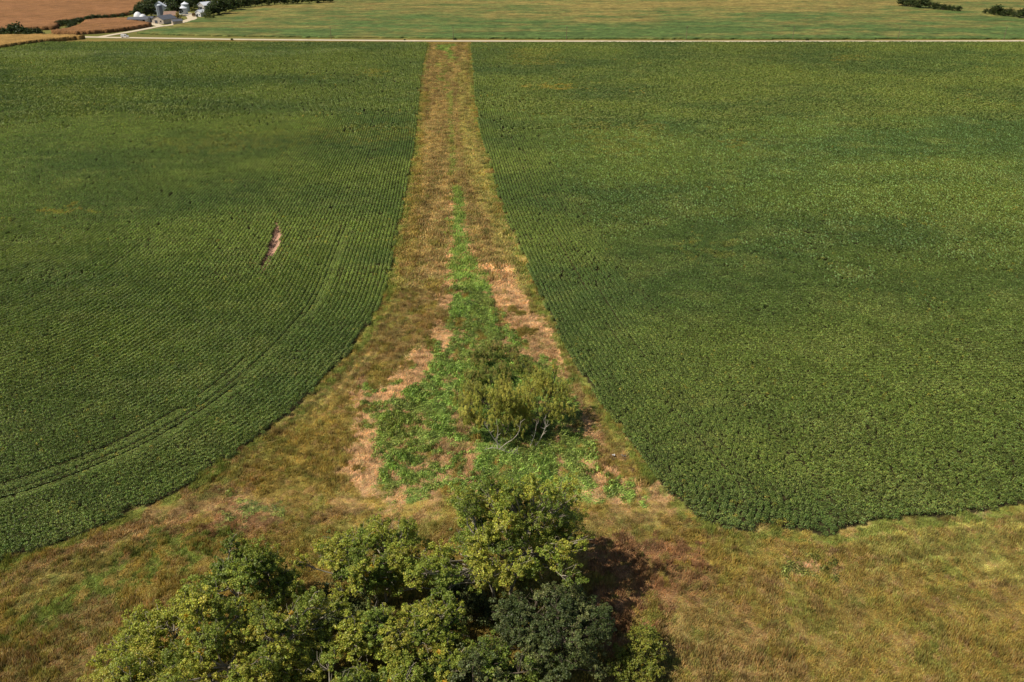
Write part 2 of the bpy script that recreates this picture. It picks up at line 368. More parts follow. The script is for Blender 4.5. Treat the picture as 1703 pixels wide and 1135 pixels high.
lane = [G(165, 62), G(185, 58.5), G(215, 53.5), G(240, 49), G(262, 44.5), G(285, 42), G(303, 38), G(318, 33), G(322, 28), G(314, 24.5)]
ribbon("farm_lane", lane, [5.5] * 1 , .07, m_gravel, 3)
ribbon("farm_drive", [G(268, 44), G(258, 41), G(247, 38), G(238, 37.5)], 6, .09, m_gravel, 3)
V = [(*G(a, b), .085) for a, b in [(298, 36), (306, 38.5), (322, 34.5), (328, 31), (324, 24), (316, 21.5), (305, 22.5), (303, 26), (310, 28), (312, 32)]]
tag(link("farmyard", np_mesh("farmyard", np.array(V), np.arange(len(V)).reshape(1, -1)[:, ::-1], m_gravel)), kind="structure")

# ------------------------------------------------------------------ instanced ground cover and crops
def proto(name, V, F, lv, mat):
    return bpy.data.objects.new(name, np_mesh(name, V, F, mat, {"lv": lv}))
def lvcol(n, per, lo=.6, hi=1.4, hue=.12, r=rng):
    a = r.uniform(lo, hi, (n, 1)) * (1 + r.normal(size=(n, 3)) * np.array([hue, hue * .5, hue])); return np.repeat(np.clip(a, .05, 3), per, 0)
m_soy = m_leaf("soybean_leaf", rough=.5, spec=.3, trans=.22); m_grass = m_leaf("grass_blade", rough=.8, spec=.15, trans=.2); m_straw = m_leaf("straw", rough=.85, spec=.1, trans=.12)
def soy_clump(seed, L, W, H, n, ls):
    r = np.random.default_rng(seed)
    th = r.uniform(0, 2 * np.pi, n); u = r.uniform(0, 1, n) ** .5
    d = np.stack([u * np.cos(th) * L, u * np.sin(th) * W, H * (.35 + .65 * np.sqrt(np.clip(1 - u * u, 0, 1)) * r.uniform(.8, 1.05, n))], 1)
    k = n // 4; d[:k, 2] *= r.uniform(.15, .9, k)
    nr = np.stack([d[:, 0] / L * .6, d[:, 1] / W * .8, np.full(n, .8)], 1) + r.normal(size=(n, 3)) * .55
    V, F = leaves(d, nr, r.uniform(.7, 1.25, n) * ls, .75, r)
    return V, F, lvcol(n, 4, .35, 1.8, .13, r)
soy_near = [proto("soybean_plant", *soy_clump(s, .31, .38, .9, 44, .078), m_soy) for s in (1, 2, 3)]
soy_mid = [proto("soybean_row_piece", *soy_clump(s, .55, .38, .9, 50, .11), m_soy) for s in (4, 5, 6)]
soy_far = [proto("soybean_row_piece_far", *soy_clump(s, 1.1, .44, .9, 52, .2), m_soy) for s in (7, 8, 9)]
def tuft(seed, n, H, spread, wd, droop, lo=.6, hi=1.5):
    r = np.random.default_rng(seed); az = r.uniform(0, 2 * np.pi, n); h = r.uniform(.5, 1, n) * H
    b = r.normal(size=(n, 2)) * spread * .45; lean = r.uniform(.15, 1, n) * droop
    dirv = np.stack([np.cos(az), np.sin(az)], 1) * .7 + np.array([[.75, 0]]); pv = np.stack([-np.sin(az), np.cos(az)], 1) * wd
    def P(t, q): return np.c_[b + dirv * (lean * h * t * t)[:, None] + pv * q, h * t * (1 - .35 * t * np.minimum(lean, 1.2))]
    V = np.stack([P(0, -1), P(0, 1), P(.6, .8), P(.6, -.8), P(1, 0)], 1).reshape(-1, 3)
    o = np.arange(n)[:, None] * 5
    return V, [o + np.array([[0, 1, 2, 3]]), o + np.array([[3, 2, 4]])], lvcol(n, 5, lo, hi, .12, r)
grass_p = [proto("grass_tuft", *tuft(s, 26, .42, .42, .03, .9), m_grass) for s in (11, 12, 13)]
straw_p = [proto("straw_mat", *tuft(s, 30, .34, .5, .035, 1.9, .65, 1.35), m_straw) for s in (14, 15, 16)]
weed_p = [proto("weed_clump", *soy_clump(s, .42, .42, .38, 34, .085), m_soy) for s in (17, 18, 19)]
grass_f = [proto("grass_tuft_far", *tuft(s, 26, .5, 1.1, .07, 1.0), m_grass) for s in (21, 22)]
weed_f = [proto("weed_clump_far", *soy_clump(s, 1.0, 1.0, .42, 36, .17), m_soy) for s in (24, 25)]
def scatter(name, parts, label, cat):
    """one object; parts = [(protos, P(n,3), rotz, scale(n,3), col(n,3))]; every part is an Instance on Points of unlinked prototypes"""
    P = np.concatenate([p[1] for p in parts]); rz = np.concatenate([p[2] for p in parts]); sc = np.concatenate([p[3] for p in parts])
    cl = np.concatenate([p[4] for p in parts]); sel = np.concatenate([np.full(len(p[1]), k) for k, p in enumerate(parts)])
    me = bpy.data.meshes.new(name); me.vertices.add(len(P)); me.vertices.foreach_set("co", P.astype(np.float32).ravel())
    a = me.attributes.new("rz", 'FLOAT', 'POINT'); a.data.foreach_set("value", rz.astype(np.float32))
    a = me.attributes.new("scl", 'FLOAT_VECTOR', 'POINT'); a.data.foreach_set("vector", sc.astype(np.float32).ravel())
    a = me.attributes.new("sel", 'INT', 'POINT'); a.data.foreach_set("value", sel.astype(np.int32))
    a = me.attributes.new("col", 'FLOAT_COLOR', 'POINT'); a.data.foreach_set("color", np.c_[cl, np.ones(len(cl))].astype(np.float32).ravel())
    o = link(name, me); tag(o, label, cat, kind="stuff")
    ng = bpy.data.node_groups.new(name + "_scatter", 'GeometryNodeTree')
    ng.interface.new_socket("Geometry", in_out='INPUT', socket_type='NodeSocketGeometry'); ng.interface.new_socket("Geometry", in_out='OUTPUT', socket_type='NodeSocketGeometry')
    gi = N(ng, "NodeGroupInput"); go = N(ng, "NodeGroupOutput"); join = N(ng, "GeometryNodeJoinGeometry")
    def nattr(nm, t):
        n = N(ng, "GeometryNodeInputNamedAttribute", data_type=t); n.inputs['Name'].default_value = nm; return n.outputs['Attribute']
    rza = nattr("rz", 'FLOAT'); sca = nattr("scl", 'FLOAT_VECTOR'); sa = nattr("sel", 'INT')
    cx = N(ng, "ShaderNodeCombineXYZ"); ng.links.new(rza, cx.inputs[2])
    for k, p in enumerate(parts):
        cmp = N(ng, "FunctionNodeCompare", data_type='INT', operation='EQUAL'); ng.links.new(sa, cmp.inputs[2]); cmp.inputs[3].default_value = k
        jn = N(ng, "GeometryNodeJoinGeometry")
        for pr in reversed(p[0]):
            oi = N(ng, "GeometryNodeObjectInfo"); oi.inputs['Object'].default_value = pr
            gg = N(ng, "GeometryNodeGeometryToInstance"); ng.links.new(oi.outputs['Geometry'], gg.inputs[0])
            ng.links.new(gg.outputs[0], jn.inputs[0])
        iop = N(ng, "GeometryNodeInstanceOnPoints"); ng.links.new(gi.outputs[0], iop.inputs['Points']); ng.links.new(cmp.outputs[0], iop.inputs['Selection'])
        ng.links.new(jn.outputs[0], iop.inputs['Instance']); iop.inputs['Pick Instance'].default_value = True
        rv = N(ng, "FunctionNodeRandomValue", data_type='INT'); rv.inputs[4].default_value = 0; rv.inputs[5].default_value = len(p[0]) - 1
        ng.links.new(rv.outputs[2], iop.inputs['Instance Index']); ng.links.new(cx.outputs[0], iop.inputs['Rotation']); ng.links.new(sca, iop.inputs['Scale'])
        ng.links.new(iop.outputs[0], join.inputs[0])
    ng.links.new(join.outputs[0], go.inputs[0])
    md = o.modifiers.new("scatter", 'NODES'); md.node_group = ng
    return o
def lattice(x0, x1, y0, y1, ax_, ay_, r):
    gx, gy = np.meshgrid(np.arange(x0, x1, ax_), np.arange(y0, y1, ay_)); gx = gx.ravel(); gy = gy.ravel()
    return gx + r.uniform(-.45, .45, len(gx)) * ax_, gy + r.uniform(-.45, .45, len(gy)) * ay_

# row field of the left crop: distance from the grass edge, smoothed away from it
gs = 2.5
gx_ = np.arange(-430, 20, gs); gy_ = np.arange(20, 545, gs); GX, GY = np.meshgrid(gx_, gy_)
D = polydist(GX.ravel(), GY.ravel(), Lg[::2]).reshape(GX.shape)
D = np.where(inpoly(GX.ravel(), GY.ravel(), leftpoly).reshape(GX.shape), D, -D)
def blur(A, n):
    B = A.copy()
    for _ in range(n):
        Pp = np.pad(B, 1, mode='reflect', reflect_type='odd'); B = (Pp[:-2, 1:-1] + Pp[2:, 1:-1] + Pp[1:-1, :-2] + Pp[1:-1, 2:] + 4 * B) / 8
    return B
D1 = blur(D, 12); D2 = blur(D, 160); D3 = blur(D2, 400)
wa = np.clip((D - 6) / 20, 0, 1); wb = np.clip((D - 35) / 60, 0, 1)
PH = (D * (1 - wa) + D1 * wa); wa2 = np.clip((D - 25) / 30, 0, 1); PH = PH * (1 - wa2) + D2 * wa2; PH = PH * (1 - wb) + D3 * wb
PH = blur(PH, 2)
def samp(A, x, y):
    fx = np.clip((x - gx_[0]) / gs, 0, len(gx_) - 1.001); fy = np.clip((y - gy_[0]) / gs, 0, len(gy_) - 1.001)
    i = fx.astype(int); j = fy.astype(int); fx -= i; fy -= j
    return (A[j, i] * (1 - fx) + A[j, i + 1] * fx) * (1 - fy) + (A[j + 1, i] * (1 - fx) + A[j + 1, i + 1] * fx) * fy
PHy, PHx = np.gradient(PH, gs)
ROW = .84
def snap_left(x, y):
    for _ in range(2):
        ph = samp(PH, x, y); a = samp(PHx, x, y); b = samp(PHy, x, y); g2 = np.maximum(.3, a * a + b * b)
        e = ph - (np.floor(ph / ROW) + .5) * ROW; x = x - a / g2 * e; y = y - b / g2 * e
    return x, y, np.arctan2(b, a) + np.pi / 2, ph
# right crop: headland rows along its left edge, then rows across
Rl = smooth_line(GP(Rpx[:19]), 2)
def snap_right(x, y):
    d = polydist(x, y, Rl[::3]); HL = 20.0 + 0 * x
    h = 1e-1
    near = d < HL
    xo = x.copy(); yo = y.copy(); ang = np.full(len(x), .03)
    xs = x[near]; ys = y[near]
    for _ in range(2):
        d0 = polydist(xs, ys, Rl[::3]); gx = (polydist(xs + h, ys, Rl[::3]) - d0) / h; gy = (polydist(xs, ys + h, Rl[::3]) - d0) / h
        e = d0 - (np.floor(d0 / ROW) + .5) * ROW; xs = xs - gx * e; ys = ys - gy * e
    xo[near] = xs; yo[near] = ys; ang[near] = np.arctan2(gy, gx) + np.pi / 2
    f = ~near; q = y[f] - .05 * x[f] + 2.5 * np.sin(x[f] / 55); e = q - (np.floor(q / ROW) + .5) * ROW; yo[f] = y[f] - e * .8
    return xo, yo, ang, d
yel_spots = [(GP([(90, 346), (150, 346), (150, 359), (90, 358)]), .75), (GP([(883, 142), (955, 142), (960, 150), (885, 151)]), .8), (GP([(850, 82), (925, 82), (930, 110), (860, 112)]), .3),
             (GP([(1120, 405), (1180, 400), (1220, 430), (1190, 440), (1150, 425)]), .22), (GP([(940, 208), (1100, 205), (1110, 250), (1000, 270)]), .25),
             (GP([(230, 232), (300, 226), (520, 215), (620, 205), (690, 215), (690, 235), (430, 250), (300, 262)]), .22), (GP([(600, 118), (635, 118), (630, 128), (605, 130)]), .4),
             (GP([(1270, 880), (1150, 850), (1160, 875), (1210, 890), (1260, 892)]), .5), (GP([(1200, 235), (1260, 235), (1260, 245), (1200, 246)]), .4), (GP([(1385, 95), (1440, 92), (1440, 104), (1390, 104)]), .3)]
c_soyA = lin(130, 146, 68); c_soyB = lin(102, 124, 62); c_soyY = lin(204, 182, 76); c_soyL = lin(146, 156, 82)
def crop_color(x, y, side, ph):
    n1 = fbm(x / 45, y / 30, 101 + side)[:, None]; n2 = fbm(x / 9, y / 5, 111 + side)[:, None]; n3 = fbm(x / 1.5, y / 1.5, 121 + side)[:, None]
    t = np.clip((n1 - .5) * 2.6 + .5, 0, 1); c = c_soyB * (1 - t) + c_soyA * t
    l = np.clip((n2 - .5) * 3 , 0, 1) * .6; c = c * (1 - l) + c_soyL * l
    c = c * (.62 + .76 * n3) * (.9 + .2 * fbm(x / 70, y / 45, 141 + side)[:, None]) * (.86 + .12 * np.clip((y - 80) / 150, 0, 1)[:, None])
    wx = x + (fbm(x / 4, y / 4, 7) - .5) * 22; wy = y + (fbm(x / 4, y / 4, 9) - .5) * 13; k0 = vnoise(x / .9, y / .9, 19)
    for P, k in yel_spots:
        m = inpoly(wx, wy, P) * (fbm(x / 2, y / 2, 13) > .47) * (.4 + .6 * k0); c = c * (1 - k * m[:, None]) + c_soyY * .8 * k * m[:, None]
    r = rng.uniform(0, 1, len(x)); pr = np.clip((fbm(x / 25, y / 16, 131 + side) - .56) * .12, 0.0002, .03)
    m = (r < pr)[:, None]; c = np.where(m, c * .5 + c_soyY * .4, c)
    return c
def crop_parts(side):
    parts = []
    for (y0, y1, ds, prt, k) in ((44, 165, .25, soy_near, 0), (165, 300, .62, soy_mid, 1), (300, FIELD_TOP + 1, 1.5, soy_far, 2)):
        m = 10
        xm = (y1 * math.cos(PITCH) + CAMH * math.sin(PITCH)) * 851.5 / FPX + m
        xr = (-xm, 0) if side == 0 else (-40, xm)
        x, y = lattice(xr[0], xr[1], max(44, y0 - 56), y1 + (56 if k < 2 else 0), ds ** .5 * .92, ds ** .5 * .92, np.random.default_rng(50 + k))
        P = leftpoly if side == 0 else rightpoly
        yy = y + (fbm(x / 14, y / 14, 411) - .5) * 110 * (y < FIELD_TOP - 30) ; yy = np.where((y0 < 50) & (y < 110), 60, yy)
        s = frustum(x, y, m) & inpoly(x, y, P) & (yy >= (y0 if y0 > 50 else -99)) & (yy < (y1 if k < 2 else 9e9)); x = x[s]; y = y[s]
        x, y, a, ph = (snap_left if side == 0 else snap_right)(x, y)
        ed = polydist(x, y, (Lg if side == 0 else Rg)[::2])
        jag = edge_gap(x, y)
        s = inpoly(x, y, P) & (ed > jag) & ~inpoly(x + (fbm(x / .7, y / .7, 341, 2) - .5) * .3, y + (fbm(x / .7, y / .7, 343, 2) - .5) * .6, lens)
        x, y, a, ph, ed = x[s], y[s], a[s], ph[s], ed[s]
        n = len(x); r = np.random.default_rng(60 + k)
        hz = (.98 + .3 * (fbm(x / 5, y / 5, 151) - .5) + (.14 if k == 0 else .22) * (fbm(x / 1.4, y / 1.4, 155) - .5)) * r.uniform(.9, 1.1, n)
        if side == 0:
            for p0, st in ((12.9, .5), (13.7, .62), (16.2, .52), (58, .85)):
                w_ = (np.abs(ph - p0) < .75) & (fbm(x / 16, y / 16, int(p0 * 10)) > .45) & ((y < 190) | (fbm(x / 30, y / 30, 441) > .6)); hz = np.where(w_, hz * st, hz)
        else:
            for p0, st in ((9.5, .5), (12, .5), (19.9, .45), (20.6, .5)):
                w_ = (np.abs(ph - p0) < .6) & (fbm(x / 16, y / 16, int(p0 * 10)) > .5); hz = np.where(w_, hz * st, hz)
        hole = fbm(x / 2.2, y / 1.5, 171 + side) + .35 * (fbm(x / 30, y / 30, 175) - .5) < .2; hz = np.where(hole, hz * .5, hz)
        sc = np.stack([r.uniform(.85, 1.25, n), r.uniform(.85, 1.15, n) * (1 if side == 0 else .95), hz], 1)
        if side == 1: j_ = .03 + .05 * np.clip((ph - 12) / 8, 0, 1) + .1 * (y < 110); x = x + r.normal(size=n) * j_; y = y + r.normal(size=n) * j_
        flip = r.integers(0, 2, n) * np.pi
        parts.append((prt, np.c_[x, y, np.full(n, -.1)], a + flip + r.normal(size=n) * .12, sc, crop_color(x, y, side, ph)))
    return parts
scatter("soybean_field", crop_parts(0), "dark green soybean crop in curving rows left of the grass strip, with a bare slit", "soybean crop")
scatter("soybean_field", crop_parts(1), "dense green soybean crop right of the grass strip, no bare slit in it", "soybean crop")

# grass, weeds and straw in the waterway and the foreground
def cover():
    parts = []
    for (y0, y1, a_, pg, pw, ps, zs) in ((44, 150, .36, grass_p, weed_p, straw_p, 1.0), (150, FIELD_TOP + 2, .8, grass_f, grass_f, grass_f, 1.0)):
        r = np.random.default_rng(70); xm = (min(y1, 260) * math.cos(PITCH) + CAMH * math.sin(PITCH)) * 851.5 / FPX + 8
        x, y = lattice(-xm, xm, y0, y1, a_, a_, r)
        s = frustum(x, y, 8) & ~(inpoly(x, y, leftpoly) & (polydist(x, y, Lg[::2]) > edge_gap(x, y))) & ~(inpoly(x, y, rightpoly) & (polydist(x, y, Rg[::2]) > edge_gap(x, y))) & ((y < 150) | (np.abs(x + 20) < 60)); x = x[s]; y = y[s]
        c, kd = ground_zone(x, y); n = len(x)
        c = c * r.uniform(.72, 1.3, n)[:, None]
        z = (fbm(x / 9, y / 9, 91) - .5) * .5 * np.clip((ROADY - 8 - y) / 20, 0, 1) - .14
        hh = r.uniform(.6, 1.4, n) * (.35 + 1.3 * fbm(x / 4, y / 4, 161)) * (.55 + 1.1 * np.clip((fbm(x / 1.2, y / 1.2, 165, 3) - .5) * 2.5 + .4, 0, 1.2)); hh = np.where(kd == 2, hh * .8, hh)
        hh = hh * (1 - .6 * np.exp(-((y - 80.5) / 3.6) ** 2)); wid = r.uniform(.8, 1.25, n); hh = np.where(r.uniform(size=n) < .05, hh * 1.8, hh)
        for k, pr in enumerate((pg, pw, ps)):
            q = kd == k
            comb = .9 + 2.6 * (fbm(x / 11, y / 11, 301) - .5) + 1.6 * (fbm(x / 2.5, y / 2.5, 305) - .5) + r.normal(size=n) * .35
            parts.append((pr, np.c_[x, y, z][q], comb[q], np.stack([wid, wid, hh], 1)[q] * zs, c[q]))
    # bare slit in the left crop: a few dead plants
    return parts
scatter("grass_cover", cover(), "mixed brown grass, green weeds and tan dead plants of the strip between the fields", "grass")

# ------------------------------------------------------------------ slabs of tall crop far off
def slab(name, poly, h, res, colfn, mat, label, cat, bump=.3, seed=1, warp=0.0, res_y=None):
    P = smooth_line(np.vstack([poly, poly[:1]]), 1)[:-1]; lo = P.min(0) - res; hi = P.max(0) + res; ry = res_y or res
    gx = np.arange(lo[0], hi[0], res); gy = np.arange(lo[1], hi[1], ry); GX, GY = np.meshgrid(gx, gy)
    nx = len(gx); ny = len(gy); cx = ((GX[:-1, :-1] + GX[1:, 1:]) / 2).ravel(); cy = ((GY[:-1, :-1] + GY[1:, 1:]) / 2).ravel()
    inside = inpoly(cx + (fbm(cx / 5, cy / 5, seed) - .5) * warp, cy + (fbm(cx / 5, cy / 5, seed + 3) - .5) * warp, P).reshape(ny - 1, nx - 1)
    x = GX.ravel(); y = GY.ravel(); r = np.random.default_rng(seed)
    z = h + (fbm(x / 3, y / 3, seed + 5) - .5) * bump * 2 + r.normal(size=len(x)) * bump * .5
    V = np.c_[x + r.uniform(-.3, .3, len(x)) * res, y + r.uniform(-.3, .3, len(x)) * ry, z]; Vb = V.copy(); Vb[:, 2] = -.1; nV = len(V)
    j, i = np.where(inside); a = j * nx + i
    Fs = [np.stack([a, a + 1, a + 1 + nx, a + nx], 1)]
    pad = np.pad(inside, 1)
    for dj, di, e0, e1 in ((-1, 0, 0, 1), (1, 0, nx + 1, nx), (0, -1, nx, 0), (0, 1, 1, nx + 1)):
        q = ~pad[1 + j + dj, 1 + i + di]; b = a[q]; Fs.append(np.stack([b + e1, b + e0, b + e0 + nV, b + e1 + nV], 1))
    Fq = np.concatenate(Fs); used = np.unique(Fq); mp = np.zeros(2 * nV, int); mp[used] = np.arange(len(used))
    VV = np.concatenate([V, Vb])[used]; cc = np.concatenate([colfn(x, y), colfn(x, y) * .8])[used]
    o = link(name, np_mesh(name, VV, mp[Fq], mat, {"col": cc})); return tag(o, label, cat, kind="stuff")
m_corn = m_attr("corn_mat", amp=.4, scale=1.3, bump=1.0, bscale=1.2, bdist=1.0, rough=.8)
m_farsoy = m_attr("far_soybean_mat", amp=.3, scale=.9, bump=1.0, bscale=.9, bdist=.6, rough=.75, stretch=(.35, 1, 1))
def corn_col(c1, c2):
    return lambda x, y: (c1 * (1 - fbm(x / 30, y / 9, 201)[:, None]) + c2 * fbm(x / 30, y / 9, 201)[:, None]) * (.6 + .8 * fbm(x / 4, y / 4, 205)[:, None])
ca = lin(164, 117, 78); cb = lin(134, 98, 60)
slab("corn_field", GP([(-260, 56), (0, 53), (60, 51), (96, 49), (98, 41), (130, 35), (165, 31), (212, 27), (232, 19), (241, 5), (228, 0), (205, -8), (-260, -40)]), 2.3, 2.2, corn_col(ca, cb), m_corn,
     "large ripe brown corn field at the upper left corner", "corn", .25, 1, 4)
slab("corn_field", GP([(82, 57), (129, 50), (140, 41), (150, 36.5), (213, 34), (216, 38), (240, 41.5), (258, 44), (215, 51), (170, 56), (120, 58.5)]), 2.3, 1.6, corn_col(ca * .95, cb), m_corn,
     "small tapering brown corn plot beside the farm lane", "corn", .25, 2, 2)
slab("corn_field", GP([(-260, 64), (0, 63), (70, 62.5), (150, 64), (120, 67), (60, 73), (0, 82), (-100, 94), (-260, 100)]), 2.2, 1.8, corn_col(lin(178, 140, 80), lin(150, 120, 66)), m_corn,
     "yellow brown corn plot along the left frame edge below the track", "corn", .25, 3, 2)
def farsoy(x, y):
    a = fbm(x / 75, y / 22, 211)[:, None]; b = fbm(x / 22, y / 3.2, 221)[:, None]; c = fbm(x / 6, y / 3, 231)[:, None]
    d = np.clip((y - 560) / 260, 0, 1)[:, None]
    t = np.clip((a - .5) * 1.5 + (fbm(x / 9, y / 9, 216)[:, None] - .5) * 1.2 + d * .75 + .02, 0, 1)
    g = lin(90, 111, 57) * (1 - t) + lin(146, 130, 72) * t
    u = np.clip((b - .5) * 4.5 + (fbm(x / 5, y / 5, 226)[:, None] - .5) * 2, -1, 1)
    g = g * (1 + .22 * u) * (.6 + .8 * c)
    e = np.clip((fbm(x / 90, y / 12, 241)[:, None] - .58) * 5, 0, 1) * .35
    return (g * (1 - e) + lin(92, 110, 54) * e) * .92 * np.random.default_rng(9).uniform(.72, 1.3, (len(x), 1))
slab("far_soybean_field", np.array([G(330, 60), G(500, 63), G(851, 65), G(1150, 66), G(1703, 65.3), G(2000, 64.5), G(2150, 20), G(2300, -40), G(851, -40), G(560, -30), G(545, 6), G(460, 8.5), G(400, 15), G(360, 26), G(330, 33), G(290, 44), G(240, 53), G(225, 57)]),
     .8, 2.0, farsoy, m_farsoy, "mottled green and tan crop field across the gravel road", "soybean crop", .12, 5, 3, 1.5)

# ------------------------------------------------------------------ trees
m_leafv = m_leaf("tree_leaf", inst=False, rough=.5, spec=.35, trans=.22)
m_bark_pale = m_noise("bark_pale", lin(122, 114, 98), lin(180, 170, 150), 2.5, bump=.5, stretch=(1, 1, .3))
m_bark_dark = m_noise("bark_dark", lin(70, 60, 50), lin(112, 100, 86), 3, bump=.5, stretch=(1, 1, .3))
m_dead = m_noise("dead_wood", lin(170, 158, 142), lin(214, 204, 190), 2, bump=.2)
def bent(a, b, k, r, amp, sag=0.0):
    t = np.linspace(0, 1, k)[:, None]; P = a * (1 - t) + b * t; L = np.linalg.norm(b - a)
    off = r.normal(size=(1, 3)) * amp * L; off2 = r.normal(size=(k, 3)) * amp * L * .3
    P = P + off * np.sin(np.pi * t) + off2 * np.sin(np.pi * t); P[:, 2] += sag * L * np.sin(np.pi * t[:, 0]); return P
def tree(name, label, cat, base, H, Rx, Ry, z0, nlobe, lobe_r, nleaf, lsize, cols, bark, seed, group=None, trunk_r=.3, nstem=1, aspect=.75, twig=.04, gap=0.0, dead=0, yellow=0.006, shape=1.0, lean=(0, 0), sub=26, up=False, rag=.85):
    r = np.random.default_rng(seed); root = empty(name, (base[0], base[1], 0)); tag(root, label, cat, group)
    # lobes placed through the upper crown
    lob = []; tries = 0
    while len(lob) < nlobe and tries < 4000:
        tries += 1
        u = unit(r.normal(size=3)); u[2] = abs(u[2]) * 1.1 - .25; q = r.uniform(.45, 1) ** .6
        fm = float(fbm(np.array([u[0] * 2.1 + seed * 3.7]), np.array([u[1] * 2.1 + u[2] * 1.7]), seed, 2)[0]); q = q * (1 + rag * (fm - .5) * 2.4)
        c = np.array([u[0] * (Rx - lobe_r * .7) * q, u[1] * (Ry - lobe_r * .7) * q, 0]); hh = u[2]
        c[2] = z0 + (H - z0) * min(1.05, .42 + .5 * hh * q + r.normal() * .05 * rag); c[:2] *= (1 - .25 * shape * max(0, hh)) ; c[:2] += np.array(lean) * c[2] / H
        if all(np.linalg.norm(c - l) > lobe_r * .75 for l in lob): lob.append(c)
        elif tries % 40 == 0: lobe_r *= .97
    lob = np.array(lob); paths = []
    stems = []
    for s in range(nstem):
        a = 2 * np.pi * s / nstem + r.uniform(0, 1); b0 = np.array([math.cos(a), math.sin(a), 0]) * (0 if nstem == 1 else Rx * .12)
        tp = np.array([math.cos(a) * Rx * (.0 if nstem == 1 else .35) + lean[0] * .7, math.sin(a) * Ry * (.0 if nstem == 1 else .35) + lean[1] * .7, z0 + (H - z0) * .6])
        P = bent(b0 + np.array([0, 0, -.3]), tp, 9, r, .05); stems.append(P); paths.append((P, np.linspace(trunk_r, trunk_r * .3, 9) * (1 if nstem == 1 else .6)))
    tips = []
    for l in lob:
        best = min(stems, key=lambda P: np.min(np.linalg.norm(P[:, :2] - l[:2], axis=1))); 
        zz = best[:, 2]; k = int(np.clip(np.searchsorted(zz, l[2] - .55 * np.linalg.norm(l[:2] - best[4][:2])), 2, 7))
        P = bent(best[k], l, 6, r, .07, -.05); paths.append((P, np.linspace(trunk_r * .34, twig * 1.4, 6)))
        for _ in range(5):
            t = l + unit(r.normal(size=3) + np.array([0, 0, .6 + 1.5 * up])) * lobe_r * 1.15; paths.append((bent(P[4], t, 4, r, .12), np.linspace(twig * .9, twig * .35, 4)))
    V, F = tubes(paths, 6); link("trunk", np_mesh("trunk", V, F, bark, smooth=True), root)
    # leaves in sub-clumps on the lobes
    cen = []; nrm = []; sz = []; cc = []
    per = max(1, int(nleaf / len(lob) / sub))
    cols = [np.array(c) for c in cols]
    for l in lob:
        lc = cols[r.integers(0, len(cols))] * r.uniform(.85, 1.15); ls = lobe_r * r.uniform(.8, 1.15)
        u = unit(r.normal(size=(sub, 3))); u[:, 2] = u[:, 2] * (1.5 if up else .8) + .15
        rad = r.uniform(.3, 1.35, (sub, 1)) * ls; sc_ = l + u * rad
        for s_, uu in zip(sc_, u):
            if r.uniform() < gap: continue
            sr = ls * r.uniform(.16, .34); p = s_ + unit(r.normal(size=(per, 3))) * sr * r.uniform(.2, 1, (per, 1)) ** .6 * (np.array([.7, .7, 1.7]) if up else np.array([1.1, 1.1, .9]))
            cen.append(p); nrm.append(uu * .5 + np.array([0, 0, .55]) + r.normal(size=(per, 3)) * .55)
            sz.append(lsize * r.uniform(.6, 1.25, per)); cc.append((lc * r.uniform(.85, 1.15))[None] * (r.uniform(.55, 1.5, (per, 1)) * (1 + r.normal(size=(per, 3)) * .07)))
            if r.uniform() < yellow: cc[-1] = np.array(lin(205, 165, 50))[None] * r.uniform(.6, 1.1, (per, 1))
    cen = np.concatenate(cen); nrm = np.concatenate(nrm); sz = np.concatenate(sz); cc = np.clip(np.concatenate(cc), .003, .9)
    V, F = leaves(cen, nrm, sz, aspect, r, np.array([[0, 0, 1.0]]) if up else None)
    link("crown", np_mesh("crown", V, F, m_leafv, {"col": np.repeat(cc, 4, 0), "lv": np.ones((len(V), 3))}), root)
    return root
cw = [lin(156, 161, 62), lin(138, 150, 58), lin(170, 170, 68), lin(118, 134, 53)]
cwy = [lin(160, 162, 62), lin(142, 152, 58), lin(172, 167, 69), lin(124, 136, 53)]
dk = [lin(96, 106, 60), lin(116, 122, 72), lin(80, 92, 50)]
GR = "trees of the grove at the bottom edge"
def at(px, py, z): return G(px, py, z)
tree("cottonwood", "tallest cottonwood of the grove, broad crown with pale trunk showing", "tree", at(833, 900, 8), 16.4, 8.8, 7.4, 1.5, 125, 1.2, 150000, .088, cw, m_bark_pale, 1, GR, .32, 2, gap=.1)
tree("cottonwood", "green rounded cottonwood on the grove's upper left with dense crown", "tree", at(418, 970, 5.5), 11.4, 5.6, 5.2, 1, 56, 1.05, 68000, .088, [cw[1], cw[3], cw[0]], m_bark_pale, 2, GR, .28, 2)
tree("cottonwood", "low cottonwood between the tallest one and the rounded upper left one", "tree", at(625, 945, 5.5), 10.5, 8.0, 5.2, 1, 70, 1.05, 82000, .088, cw, m_bark_pale, 3, GR, .28, 3, gap=.08)
tree("cottonwood", "wide yellow green cottonwood cut by the bottom edge, grove's left part", "tree", at(405, 1088, 6.5), 12.4, 9.4, 6.0, 1, 100, 1.15, 125000, .088, cwy, m_bark_pale, 4, GR, .34, 3, yellow=.012)
tree("cottonwood", "small leafy cottonwood at the grove's far left flank", "tree", at(262, 1055, 5), 9, 4.8, 4.6, .5, 36, 1.1, 40000, .088, [cwy[0], cw[0]], m_bark_pale, 5, GR, .2, 2)
tree("cottonwood", "thin cottonwood sapling with a pale bare stem amid dark shade", "tree", at(590, 1075, 5), 9, 3.0, 2.8, 2, 14, 1.0, 11000, .11, [cw[0], cwy[0]], m_bark_pale, 6, GR, .14, 1, gap=.15)
tree("cottonwood", "yellow green cottonwood low in the grove, left of the dark tree", "tree", at(705, 1055, 6), 10.5, 5.8, 5.2, .5, 56, 1.05, 66000, .088, cw, m_bark_pale, 7, GR, .26, 2, gap=.1)
